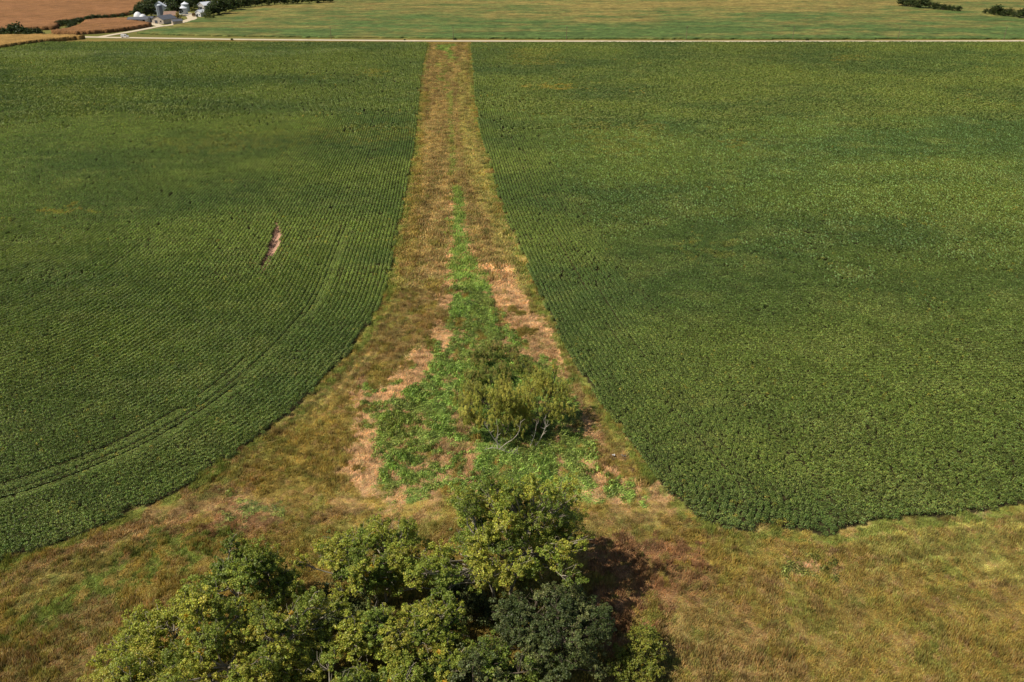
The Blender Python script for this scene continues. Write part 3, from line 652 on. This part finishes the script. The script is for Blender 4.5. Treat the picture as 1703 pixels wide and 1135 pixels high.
tree("dark_tree", "dark grey green dense tree on the grove's right side", "tree", at(922, 1048, 4.5), 9.8, 6.7, 6.2, .0, 90, 1.05, 84000, .085, dk, m_bark_dark, 8, GR, .3, 3, yellow=0, rag=.45)
tree("dark_tree", "dark small-leaved tree at the bottom edge under the tallest cottonwood", "tree", at(810, 1130, 4), 7.5, 6.0, 4.6, .0, 30, 1.4, 32000, .1, dk + [cw[3]], m_bark_dark, 9, GR, .22, 2, yellow=0)
tree("cottonwood", "cottonwood cut by the bottom edge at the grove's lower left corner", "tree", at(250, 1150, 5), 9, 5.6, 4.4, .0, 38, 1.1, 40000, .088, cwy, m_bark_pale, 10, GR, .22, 2, yellow=.012)
tree("cottonwood", "half shaded cottonwood cut by the bottom edge below the thin sapling", "tree", at(590, 1165, 5), 8, 6.0, 4.0, .0, 38, 1.1, 40000, .088, cw, m_bark_pale, 12, GR, .22, 2)
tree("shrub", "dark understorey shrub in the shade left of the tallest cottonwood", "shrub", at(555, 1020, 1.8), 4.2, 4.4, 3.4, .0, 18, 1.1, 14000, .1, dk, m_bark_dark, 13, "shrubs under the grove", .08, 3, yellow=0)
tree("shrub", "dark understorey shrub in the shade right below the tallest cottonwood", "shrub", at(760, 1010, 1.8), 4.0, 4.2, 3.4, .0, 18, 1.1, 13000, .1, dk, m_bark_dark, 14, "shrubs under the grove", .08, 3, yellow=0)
tree("shrub", "yellow green round shrub alone at the bottom edge, right of the dark tree", "shrub", at(1058, 1096, 1.7), 3.8, 3.4, 3.0, .0, 26, .85, 20000, .075, [lin(138, 138, 54), lin(122, 128, 50)], m_bark_dark, 11, None, .07, 3, twig=.015)
# willows in the weed fan
ww = [lin(172, 172, 76), lin(188, 182, 84), lin(152, 154, 64)]
wl = tree("willow", "left willow of the lone pair, bare grey limbs on its near side", "tree", at(832, 686, 4.0), 9.4, 5.8, 5.0, .8, 70, .95, 90000, .10, ww, m_bark_dark, 21, None, .14, 5, aspect=.28, twig=.02, gap=.24, up=True, rag=.8)
wr = tree("willow", "right willow of the lone pair, arching pale limbs and dark shaded heart", "tree", at(898, 672, 3.8), 9.2, 5.2, 5.4, 1.0, 52, .95, 62000, .10, ww, m_bark_dark, 22, None, .14, 5, aspect=.28, twig=.02, gap=.26, up=True, rag=.8)
def limbs(root, specs, seed):
    """bare limbs: polylines in photo-plan units given as offsets (x, y, z) in metres"""
    r = np.random.default_rng(seed)
    for sp in specs:
        P = smooth_line(np.array(sp, float), 2); rad = np.linspace(.065, .02, len(P)); ps = [(P, rad)]
        for t in (.3, .45, .6, .75, .88):
            q = P[int(t * len(P))]; e = q + np.array([r.uniform(-.7, .7), r.uniform(-.3, .3), r.uniform(.4, 1.0)]); ps.append((bent(q, e, 4, r, .08), np.linspace(.035, .012, 4)))
        V, F = tubes(ps, 5); link("bare_limb", np_mesh("bare_limb", V, F, m_dead, smooth=True), root)
def off(root, px, py, dy):
    """metre offset from root of the point seen at (px,py) on the vertical plane dy in front of the root"""
    Yp = root.location.y + dy; x = (px - 851.5) / FPX; v = -(py - 567.5) / FPX
    t = Yp / (math.cos(PITCH) + v * math.sin(PITCH)); z = CAMH + t * (-math.sin(PITCH) + v * math.cos(PITCH))
    return (x * t - root.location.x, dy, z)
limbs(wl, [[off(wl, a, b, -4.9) for a, b in q] for q in ([(838, 748), (830, 740), (822, 731), (812, 715), (808, 708)], [(828, 745), (826, 730), (829, 716), (826, 704)],
      [(830, 748), (842, 737), (854, 731), (864, 718), (866, 700)], [(862, 755), (848, 754), (838, 750), (822, 744), (806, 748)], [(866, 757), (858, 752), (850, 754)])], 5)
limbs(wr, [[off(wr, a, b, -5.4) for a, b in q] for q in ([(876, 750), (890, 743), (898, 732), (906, 716), (912, 700)], [(880, 748), (895, 746), (910, 743)], [(882, 742), (886, 732), (890, 722), (893, 700)],
      [(898, 732), (905, 718), (908, 705), (906, 696)])], 6)
# thicket of young shrubs behind the willows
shr = [(800, 590, 2.0, 1.8), (822, 575, 2.2, 2.0), (846, 580, 2.2, 1.9), (785, 620, 1.9, 1.7), (812, 618, 2.3, 1.8), (838, 612, 2.2, 1.9), (775, 655, 1.6, 1.6), (866, 600, 1.8, 1.7), (790, 645, 1.8, 1.5)]
slabel = ["upright shrub at the thicket's upper left behind the willows", "tall shrub topping the thicket behind the willows", "shrub at the thicket's upper right behind the willows", "shrub on the left middle of the thicket behind the willows",
          "shrub in the centre of the thicket behind the willows", "shrub of the thicket touching the willow crown", "lowest left shrub at the left willow's flank", "rightmost shrub of the thicket, nearest the soybean edge", "shrub tight against the left willow's left flank"]
for k, ((a, b, h, rr), lb) in enumerate(zip(shr, slabel)):
    tree("shrub", lb, "shrub", at(a, b + 12, h * .5), h * 1.7, rr * 1.25, rr * 1.25, .0, 24, .45, 10000, .085, [lin(148, 154, 72), lin(128, 142, 64), lin(158, 148, 76)], m_bark_dark, 40 + k, "shrubs of the thicket behind the willows", .04, 3, aspect=.3, twig=.012, yellow=.012, gap=.15, up=True, rag=.8)

# far trees: prototypes copied
def far_tree(seed, H, Rr, cols, **kw):
    return tree("far_tree", None, None, (0, 0), H, Rr, Rr, .0, 22, Rr * .36, 3600, .36, cols, m_bark_dark, seed, None, .3, 1, yellow=0, twig=.06, sub=12, **kw)
fg = [lin(70, 86, 40), lin(58, 74, 36), lin(84, 96, 46)]; fy = [lin(104, 110, 50), lin(92, 102, 46)]
protos = [far_tree(61, 10, 5.2, fg), far_tree(62, 10, 4.2, fg), far_tree(63, 10, 4.8, fy), far_tree(64, 6, 4.4, fg)]
used = [False] * 4; frnd = random.Random(4)
def put_tree(k, px, py, h, label, group, wsc=1.0, name="tree"):
    x, y = G(px, py)
    if used[k]: o = copy_tree(protos[k])
    else: o = protos[k]; used[k] = True
    s = h / (6 if k == 3 else 10); o.location = (x, y, 0); o.scale = (s * wsc, s * wsc, s); o.rotation_euler = (0, 0, frnd.uniform(0, 6.28)); o.name = name
    tag(o, label, "tree" if name == "tree" else "shrub", group); return o
belt = [(316, 13, 10, 0), (323, 10, 10, 1), (311, 8, 11, 2), (329, 6, 11, 0), (299, 12, 10, 1), (304, 2, 11, 0), (337, 2, 11, 0), (280, 6, 11, 0), (268, 3, 11, 2), (345, -1, 11, 0), (231, 26, 9, 0), (238, 25, 10, 1), (246, 26, 10, 0), (253, 24, 10, 1), (236, 16, 9, 2), (247, 12, 10, 0), (250, 14, 10, 0), (262, 9, 10, 1), (275, 12, 11, 0), (284, 18, 11, 1), (291, 12, 11, 0), (292, 24, 10, 0), (300, 6, 11, 1),
        (318, 15, 10, 0), (321, 6, 10, 2), (312, 3, 11, 0), (333, 0, 11, 1), (355, 11, 10, 2), (351, 24, 8, 0), (349, 29, 6, 2), (356, 25, 10, 0), (358, 16, 11, 1), (356, 4, 11, 2), (366, 22, 11, 0), (370, 12, 11, 2), (376, 18, 10, 1),
        (383, 10, 11, 0), (388, 15, 10, 0), (396, 12, 10, 2), (402, 7, 10, 1), (408, 11, 9, 0), (417, 9, 9, 1), (426, 9, 9, 0), (436, 8, 9, 2), (446, 7, 9, 0), (457, 6.5, 9, 1), (468, 6, 9, 0), (479, 5.5, 8, 2), (490, 5, 9, 0),
        (502, 4.5, 8, 1), (514, 4, 8, 0), (526, 3.5, 8, 0), (538, 3, 8, 1), (550, 2.5, 8, 0), (230, -1, 10, 0), (243, 2, 10, 1), (286, 1, 11, 0), (270, -3, 11, 2), (380, 0, 11, 0), (400, -3, 11, 1), (425, -4, 11, 0), (360, -4, 11, 2)]
ONES = ["", "first", "second", "third", "fourth", "fifth", "sixth", "seventh", "eighth", "ninth", "tenth", "eleventh", "twelfth", "thirteenth", "fourteenth", "fifteenth", "sixteenth", "seventeenth", "eighteenth", "nineteenth"]
def ordinal(n):
    if n < 20: return ONES[n]
    t, u = divmod(n, 10); w_ = ["", "", "twent", "thirt", "fort", "fift", "sixt", "sevent"][t]
    return w_ + "ieth" if u == 0 else w_ + "y-" + ONES[u]
BL = "trees of the belt around and right of the farmstead"
def belt_label(px, py, k, n):
    o_ = ordinal(n) + " of the belt from the left"
    tone = ("dark green", "deep green narrow", "yellow green", "dark green low")[k]
    if px < 256: return f"{tone} tree, {o_}, near the white domes"
    if px < 296: return f"{tone} tree, {o_}, behind the grey silo"
    if px < 330: return f"{tone} tree, {o_}, by the grain bins"
    if px < 380: return f"{tone} tree, {o_}, beside metal roofed sheds"
    return f"{tone} tree, {o_}, in its thin run rightward"
belt.sort()
for n_, (a, b, h, k) in enumerate(belt, 1): put_tree(k, a, b + 3, h * frnd.uniform(.85, 1.1), belt_label(a, b, k, n_), BL, 1.3)
for n_, (a, b, h) in enumerate(sorted([(8, 56, 4), (20, 57, 5.5), (30, 55, 6.5), (38, 57, 5), (50, 58, 4), (60, 58.5, 4.5), (67, 58, 4), (0, 58, 3)]), 1):
    put_tree(3, a, b + 2, h, f"{ordinal(n_)} dark bush from the left in the short row between corn plots", "bushes in the row at the left edge", 1.1, "bush")
for n_, (a, b, h) in enumerate(sorted([(101, 43, 3.5), (107, 41, 3), (114, 42, 3.5), (122, 44, 3), (128, 40, 3.5), (120, 48, 3), (134, 38, 3), (148, 34, 3), (156, 32.5, 3.2), (164, 32, 3), (175, 31, 2.6), (190, 30, 2.4), (205, 29, 2.4)]), 1):
    put_tree(3, a, b, h, f"{ordinal(n_)} low bush from the left in the draw between two brown corn fields", "scrub in the draw between corn fields", 1.5, "bush")
for n_, (a, b, h) in enumerate(sorted([(1500, 10, 8), (1507, 11, 7.5), (1514, 12, 8), (1521, 12.5, 7), (1530, 14, 9), (1538, 14, 8.5), (1546, 15, 7), (1553, 16, 6), (1560, 16.5, 6), (1568, 17.5, 5.5), (1576, 18, 5), (1584, 19, 5), (1592, 19.5, 5)]), 1):
    put_tree(frnd.choice([0, 1]), a, b + 1, h, f"{ordinal(n_)} dark tree from the left in the long upper right clump", "trees of the left clump in the upper right", 1.2)
for n_, (a, b, h) in enumerate(sorted([(1639, 23, 4.5), (1646, 24, 5), (1653, 26, 8.5), (1661, 26, 5), (1669, 27.5, 6), (1677, 28, 7), (1686, 29, 5), (1694, 30, 7), (1702, 31, 7.5), (1712, 32, 7)]), 1):
    put_tree(frnd.choice([0, 1]), a, b + 1, h, f"{ordinal(n_)} dark tree from the left in the clump touching the right frame edge", "trees of the right clump in the upper right", 1.2)
for k in range(4):
    if not used[k]: put_tree(k, 330, 0, 9, "tree of the belt", BL)
# dry yellow tree by the bins and brown brush by the yard
t = copy_tree(protos[2]); x, y = G(297, 33); t.location = (x, y, 0); t.scale = (.42, .42, .62)
for ch in t.children:
    if ch.name.startswith("crown"):
        ch.data = ch.data.copy(); n = len(ch.data.vertices)
        ch.data.attributes["col"].data.foreach_set("color", np.c_[np.tile(lin(196, 172, 104), (n, 1)) * rng.uniform(.6, 1.2, (n, 1)), np.ones(n)].astype(np.float32).ravel())
t.name = "straw_coloured_tree"; tag(t, "small straw coloured tree left of the grain bins", "tree")

# ------------------------------------------------------------------ farmstead
def m_flat(name, c, rough=.6, metal=0.0, var=.12):
    c = np.array(c); return m_noise(name, tuple(c * (1 - var)), tuple(np.minimum(1, c * (1 + var))), .6, rough, 0, metal)
M = {"tan": m_flat("tan_siding", lin(186, 174, 158)), "dark": m_flat("dark_roof", lin(98, 100, 106)), "grey": m_flat("grey_siding", lin(196, 192, 186)), "brown": m_flat("brown_roof", lin(150, 122, 104)),
     "white": m_flat("white_paint", lin(236, 236, 236), .5, var=.03), "galv": m_flat("galvanised_steel", lin(200, 208, 216), .5, .1), "roofw": m_flat("bright_metal_roof", lin(236, 240, 246), .5, .0, .03),
     "glass": m_flat("dark_glass", lin(34, 40, 48), .15), "black": m_flat("black_rubber", lin(28, 28, 28), .8), "wood": m_flat("weathered_wood", lin(120, 104, 84)), "conc": m_flat("concrete_grey", lin(118, 124, 134)),
     "door": m_flat("door_paint", lin(70, 76, 84)), "blue": m_flat("blue_grey_siding", lin(92, 108, 132))}
def box(bm, x0, x1, y0, y1, z0, z1):
    vs = [bm.verts.new(p) for p in ((x0, y0, z0), (x1, y0, z0), (x1, y1, z0), (x0, y1, z0), (x0, y0, z1), (x1, y0, z1), (x1, y1, z1), (x0, y1, z1))]
    for f in ((3, 2, 1, 0), (4, 5, 6, 7), (0, 1, 5, 4), (1, 2, 6, 5), (2, 3, 7, 6), (3, 0, 4, 7)): bm.faces.new([vs[i] for i in f])
def bmo(name, bm, mat, parent=None, smooth=False):
    me = bpy.data.meshes.new(name); bmesh.ops.recalc_face_normals(bm, faces=bm.faces); bm.to_mesh(me); bm.free(); me.materials.append(mat)
    if smooth:
        for p in me.polygons: p.use_smooth = True
    return link(name, me, parent)
def gable(name, label, cat, px, py, W, L, h, ridge, rz, wall, roof, windows=(), door=None, eave=.35):
    """gable ends face -y (local); W across, L deep"""
    x, y = G(px, py); root = empty(name, (x, y, 0), rz); tag(root, label, cat)
    bm = bmesh.new(); prof = [(-W / 2, -.2), (W / 2, -.2), (W / 2, h), (0, ridge), (-W / 2, h)]
    a = [bm.verts.new((p[0], 0, p[1])) for p in prof]; b = [bm.verts.new((p[0], L, p[1])) for p in prof]
    bm.faces.new(a); bm.faces.new(b[::-1])
    for i in range(5): bm.faces.new((a[i], a[(i + 1) % 5], b[(i + 1) % 5], b[i]))
    bmo("wall", bm, wall, root)
    bm = bmesh.new(); sl = (ridge - h) / (W / 2); e = eave
    for s in (-1, 1):
        q = [(s * (W / 2 + e), h - sl * e + .05), (0, ridge + .05), (0, ridge + .22), (s * (W / 2 + e), h - sl * e + .22)]
        a = [bm.verts.new((p[0] + (0.0), -e, p[1])) for p in q]; b = [bm.verts.new((p[0], L + e, p[1])) for p in q]
        bm.faces.new(a); bm.faces.new(b[::-1])
        for i in range(4): bm.faces.new((a[i], a[(i + 1) % 4], b[(i + 1) % 4], b[i]))
    bmo("roof", bm, roof, root)
    for (wx, wz, ww, wh) in windows:
        bm = bmesh.new(); box(bm, wx - ww / 2, wx + ww / 2, -.06, .02, wz, wz + wh); bmo("window", bm, M["glass"], root)
    if door:
        wx, ww, wh = door; bm = bmesh.new(); box(bm, wx - ww / 2, wx + ww / 2, -.08, .02, 0, wh); d = bmo("door", bm, M["door"], root)
        bm = bmesh.new(); box(bm, wx + ww / 2 - .35, wx + ww / 2 - .2, -.16, -.06, 1, 1.3); bmo("handle", bm, M["galv"], d)
    return root
def longshed(name, label, px, py, W, D, h, ridge, rz, wall, roof, door=None):
    """ridge runs along local x, wall toward the viewer"""
    x, y = G(px, py); root = empty(name, (x, y, 0), rz); tag(root, label, "shed")
    bm = bmesh.new(); prof = [(0, -.2), (D, -.2), (D, h), (D / 2, ridge), (0, h)]
    a = [bm.verts.new((-W / 2, p[0], p[1])) for p in prof]; b = [bm.verts.new((W / 2, p[0], p[1])) for p in prof]
    bm.faces.new(a); bm.faces.new(b[::-1])
    for i in range(5): bm.faces.new((a[i], a[(i + 1) % 5], b[(i + 1) % 5], b[i]))
    bmo("wall", bm, wall, root)
    bm = bmesh.new(); sl = (ridge - h) / (D / 2); e = .3
    for s0 in (0, 1):
        q = [(-e, h - sl * e + .05), (D / 2, ridge + .05), (D / 2, ridge + .2), (-e, h - sl * e + .2)]
        if s0: q = [(D - p[0], p[1]) for p in q]
        a = [bm.verts.new((-W / 2 - e, *p)) for p in q]; b = [bm.verts.new((W / 2 + e, *p)) for p in q]
        bm.faces.new(a); bm.faces.new(b[::-1])
        for i in range(4): bm.faces.new((a[i], a[(i + 1) % 4], b[(i + 1) % 4], b[i]))
    bmo("roof", bm, roof, root)
    for k in range(3):
        bm = bmesh.new(); cxx = -W / 2 + (k + .5) * W / 3; box(bm, cxx - .9, cxx + .9, -.06, .02, .0 if k == 1 else 1.0, 2.2); bmo("door" if k == 1 else "window", bm, M["door"] if k == 1 else M["glass"], root)
    return root
longshed("shed", "long low shed with dark roof beside the white domes", 229, 38.5, 15, 7, 2.4, 3.8, 0, M["grey"], M["dark"])
longshed("shed", "dark low lean-to shed between the long shed and the gabled barn", 246, 37, 7.5, 6, 2.6, 3.6, 0, M["blue"], M["dark"])
gable("barn", "tan gabled barn with dark roof facing the road", "barn", 263, 40, 11, 14, 3.0, 5.4, R(-22), M["tan"], M["dark"], [(3, 1.2, 1.1, 1.2)], (-1.5, 2.6, 2.4))
gable("shed", "small tan shed with grey roof at the lane", "shed", 287, 41.5, 4.6, 7, 2.4, 3.6, R(-55), M["tan"], M["dark"], [(0, 1, .8, .8)])
longshed("house", "low house with reddish brown roof behind the gabled barn", 283, 33, 9, 9, 3, 5.6, R(8), M["tan"], M["brown"])["category"] = "house"
def cyl(bm, r, z0, z1, r2=None, n=28, cap=True, cx=0, cy=0):
    r2 = r if r2 is None else r2
    a = [bm.verts.new((cx + r * math.cos(2 * math.pi * i / n), cy + r * math.sin(2 * math.pi * i / n), z0)) for i in range(n)]
    b = [bm.verts.new((cx + r2 * math.cos(2 * math.pi * i / n), cy + r2 * math.sin(2 * math.pi * i / n), z1)) for i in range(n)]
    for i in range(n): bm.faces.new((a[i], a[(i + 1) % n], b[(i + 1) % n], b[i]))
    if cap: bm.faces.new(a[::-1]); bm.faces.new(b)
def grain_bin(label, px, py, r, h):
    x, y = G(px, py); root = empty("grain_bin", (x, y, 0)); tag(root, label, "grain bin", "grain bins at the farmyard")
    bm = bmesh.new(); k = 12
    for i in range(k): cyl(bm, r * (1 if i % 2 else 1.012), h * i / k, h * (i + 1) / k, cap=False)
    bmo("wall", bm, M["galv"], root, True)
    bm = bmesh.new(); cyl(bm, r * 1.05, h, h + r * .5, r * .14, cap=True); cyl(bm, r * .16, h + r * .5, h + r * .5 + .4, r * .16); bmo("roof", bm, M["roofw"], root)
    bm = bmesh.new(); box(bm, -.5, .5, -r - .12, -r + .1, .4, 2.3); bmo("door", bm, M["galv"], root)
    bm = bmesh.new()
    for s in (-.25, .25): box(bm, s - .03, s + .03, -r - .25, -r - .19, 2.4, h)
    for q in range(int((h - 2.4) / .4)): box(bm, -.25, .25, -r - .24, -r - .2, 2.5 + q * .4, 2.55 + q * .4)
    bmo("ladder", bm, M["galv"], root)
grain_bin("nearer grain bin, squat galvanised cylinder with cone roof at the yard", 305.5, 24, 3.5, 4.8)
grain_bin("grain bin half hidden behind the other, its roof peak higher", 309.5, 19, 3.2, 5.8)
# silo
x, y = G(269, 31); root = empty("silo", (x, y, 0)); tag(root, "tall grey cylindrical silo in front of the white farmhouse", "silo")
bm = bmesh.new()
for i in range(20): cyl(bm, 1.8 if i % 2 else 1.84, 9.5 * i / 20, 9.5 * (i + 1) / 20, cap=False)
bmo("wall", bm, M["conc"], root, True)
bm = bmesh.new()
for i in range(5): a0 = i * math.pi / 10; a1 = (i + 1) * math.pi / 10; cyl(bm, 1.9 * math.cos(a0), 9.5 + 1.1 * math.sin(a0), 9.5 + 1.1 * math.sin(a1), max(.05, 1.9 * math.cos(a1)), cap=False)
bmo("roof", bm, M["galv"], root, True)
bm = bmesh.new(); box(bm, -2.9, -2.2, -.4, .4, 0, 9.4); bmo("chute", bm, M["galv"], root)
gable("farmhouse", "white farmhouse with steep gable behind the grey silo", "house", 266, 25, 10.5, 9, 6.2, 9.6, R(15), M["white"], M["roofw"], [(-2, 1, 1, 1.5), (2, 1, 1, 1.5), (0, 4, 1, 1.4)], (0, 1, 2.1))
gable("garage", "small white outbuilding right of the farmhouse", "house", 276, 19, 5, 6, 5.0, 7.4, R(-10), M["white"], M["roofw"], [(0, 1.2, .8, 1)])
def dome(label, px, py, r, h):
    x, y = G(px, py); root = empty("dome_tent", (x, y, 0)); tag(root, label, "dome", "white domes beside the long shed")
    bm = bmesh.new(); k = 8
    for i in range(k): a0 = i * math.pi / 2 / k; a1 = (i + 1) * math.pi / 2 / k; cyl(bm, r * math.cos(a0), h * math.sin(a0) - .1, h * math.sin(a1) - .1, max(.04, r * math.cos(a1)), cap=False)
    bmo("cover", bm, M["white"], root, True)
    bm = bmesh.new(); cyl(bm, r * 1.03, -.1, .35, r * 1.02); bmo("base_ring", bm, M["conc"], root)
dome("larger white dome left, behind the long dark roofed shed", 230.5, 31.5, 3.6, 5.2)
dome("smaller white dome on the right of the larger one", 238.5, 32, 3.0, 3.8)
gable("machine_shed", "bright metal roofed shed among trees, the upper one at the belt", "shed", 335, 18, 8.5, 18, 4.2, 6.6, R(-32), M["grey"], M["roofw"], (), (0, 3, 3))
gable("shed", "smaller white shed below the bright metal roofed one", "shed", 330, 28, 5, 7, 3.2, 4.8, R(-20), M["white"], M["roofw"], [(1.2, 1, .8, 1)], (-.8, 1.4, 2.1))
x, y = G(323, 28)
t = copy_tree(protos[3]); t.location = (x, y, 0); t.scale = (.4, .4, .45); t.name = "brush_pile"
for ch in t.children:
    if ch.name.startswith("crown"):
        ch.data = ch.data.copy(); n = len(ch.data.vertices)
        ch.data.attributes["col"].data.foreach_set("color", np.c_[np.tile(lin(150, 120, 86), (n, 1)) * rng.uniform(.6, 1.3, (n, 1)), np.ones(n)].astype(np.float32).ravel())
tag(t, "brown brush at the right side of the pale yard", "brush")
# white van on the road
def van():
    x, y = G(208, 63.0); root = empty("van", (x, y, .1), R(4)); tag(root, "white van parked on the gravel road near the lane junction", "van")
    bm = bmesh.new(); prof = [(-2.3, .35), (2.35, .35), (2.4, .95), (1.75, 1.15), (1.1, 1.95), (-2.2, 2.0), (-2.35, 1.7)]
    a = [bm.verts.new((p[0], -.9, p[1])) for p in prof]; b = [bm.verts.new((p[0], .9, p[1])) for p in prof]
    bm.faces.new(a); bm.faces.new(b[::-1])
    for i in range(len(prof)): bm.faces.new((a[i], a[(i + 1) % len(prof)], b[(i + 1) % len(prof)], b[i]))
    bmesh.ops.bevel(bm, geom=bm.edges[:], offset=.07, segments=2, affect='EDGES'); bmo("body", bm, M["white"], root)
    bm = bmesh.new(); vs = [bm.verts.new(p) for p in ((1.2, -.78, 1.88), (1.2, .78, 1.88), (1.76, .78, 1.2), (1.76, -.78, 1.2))]; bm.faces.new(vs); bmesh.ops.translate(bm, verts=bm.verts, vec=(.06, 0, .05)); bmo("windscreen", bm, M["glass"], root)
    for s in (-1, 1):
        bm = bmesh.new(); box(bm, .1, 1.0, s * .91 - .01, s * .91 + .01, 1.25, 1.8); bmo("side_window", bm, M["glass"], root)
        for wx in (-1.5, 1.5):
            bm = bmesh.new(); cyl(bm, .36, -.12, .12); bmesh.ops.rotate(bm, verts=bm.verts, cent=(0, 0, 0), matrix=__import__("mathutils").Matrix.Rotation(R(90), 3, 'X')); bmesh.ops.translate(bm, verts=bm.verts, vec=(wx, s * .85, .3)); bmo("wheel", bm, M["black"], root)
van()
# utility poles along the road
def pole(px, label):
    x, y = G(px, 66.2 + (px - 551) * .0006); root = empty("utility_pole", (x, y, 0)); tag(root, label, "utility pole", "utility poles along the gravel road")
    bm = bmesh.new(); cyl(bm, .17, -.2, 8.2, .11, 8); bmo("pole", bm, M["wood"], root)
    bm = bmesh.new(); box(bm, -.9, .9, -.19, -.09, 7.4, 7.55); bmo("crossarm", bm, M["wood"], root)
    for s in (-.75, 0, .75):
        bm = bmesh.new(); z = 7.55 if s else 8.2; cyl(bm, .05, z, z + .22, .035, 6); bmo("insulator", bm, M["conc"], root)
    return root
P0 = pole(551, "utility pole nearest the farmstead, left of the grass strip")
for px, lb in ((754, "utility pole straight above the head of the grass strip"), (942, "first utility pole to the right of the grass strip"), (1141, "second utility pole to the right of the grass strip"), (1318, "third utility pole to the right of the grass strip"),
               (1493, "utility pole below the left clump of far trees"), (1669, "utility pole nearest the right frame edge")):
    o = copy_tree(P0); o.name = "utility_pole"; o["label"] = lb; a, b = G(px, 66.2 + (px - 551) * .0006); o.location = (a, b, 0); o.rotation_euler = (0, 0, frnd.uniform(-.05, .05))
# dark brush at culverts on the roadside
for a, b, h, lb in ((386, 66.5, 1.0, "tiny dark bush on the road's far verge, left of the strip"), (673, 66.5, .7, "low dark brush on the verge just left of the strip's head"), (757, 66, 1.3, "dark brush at the culvert above the strip's head"), (1342, 66.6, 1.1, "small dark bush on the road verge at right")):
    put_tree(3, a, b + .8, h, lb, None, 1.3, "bush")
# two pale scraps lying at the field edge
def scrap(px, py, L, W, rz, label):
    x, y = G(px, py, .3); bm = bmesh.new(); r = random.Random(int(px)); k = 9
    top = [bm.verts.new((L * (i / (k - 1) - .5), W * (.5 + .12 * r.uniform(-1, 1)), .3 + .12 * math.sin(i * 1.3) + r.uniform(-.03, .03))) for i in range(k)]
    bot = [bm.verts.new((L * (i / (k - 1) - .5), -W * (.5 + .12 * r.uniform(-1, 1)), .32 + .12 * math.sin(i * 1.3 + .5) + r.uniform(-.03, .03))) for i in range(k)]
    for i in range(k - 1): bm.faces.new((bot[i], bot[i + 1], top[i + 1], top[i]))
    ex = bmesh.ops.solidify(bm, geom=bm.faces[:], thickness=.03)
    me = bpy.data.meshes.new("plastic_sheet_scrap"); bm.to_mesh(me); bm.free(); me.materials.append(M["white"]); o = link("plastic_sheet_scrap", me, None, (x, y, 0)); o.rotation_euler = (0, 0, rz); tag(o, label, "litter")
scrap(1021, 757, .45, .3, .4, "short white scrap lying left of the longer one at the crop edge")
scrap(1037, 758, .75, .18, -.3, "longer thin white scrap lying nearest the right crop edge")
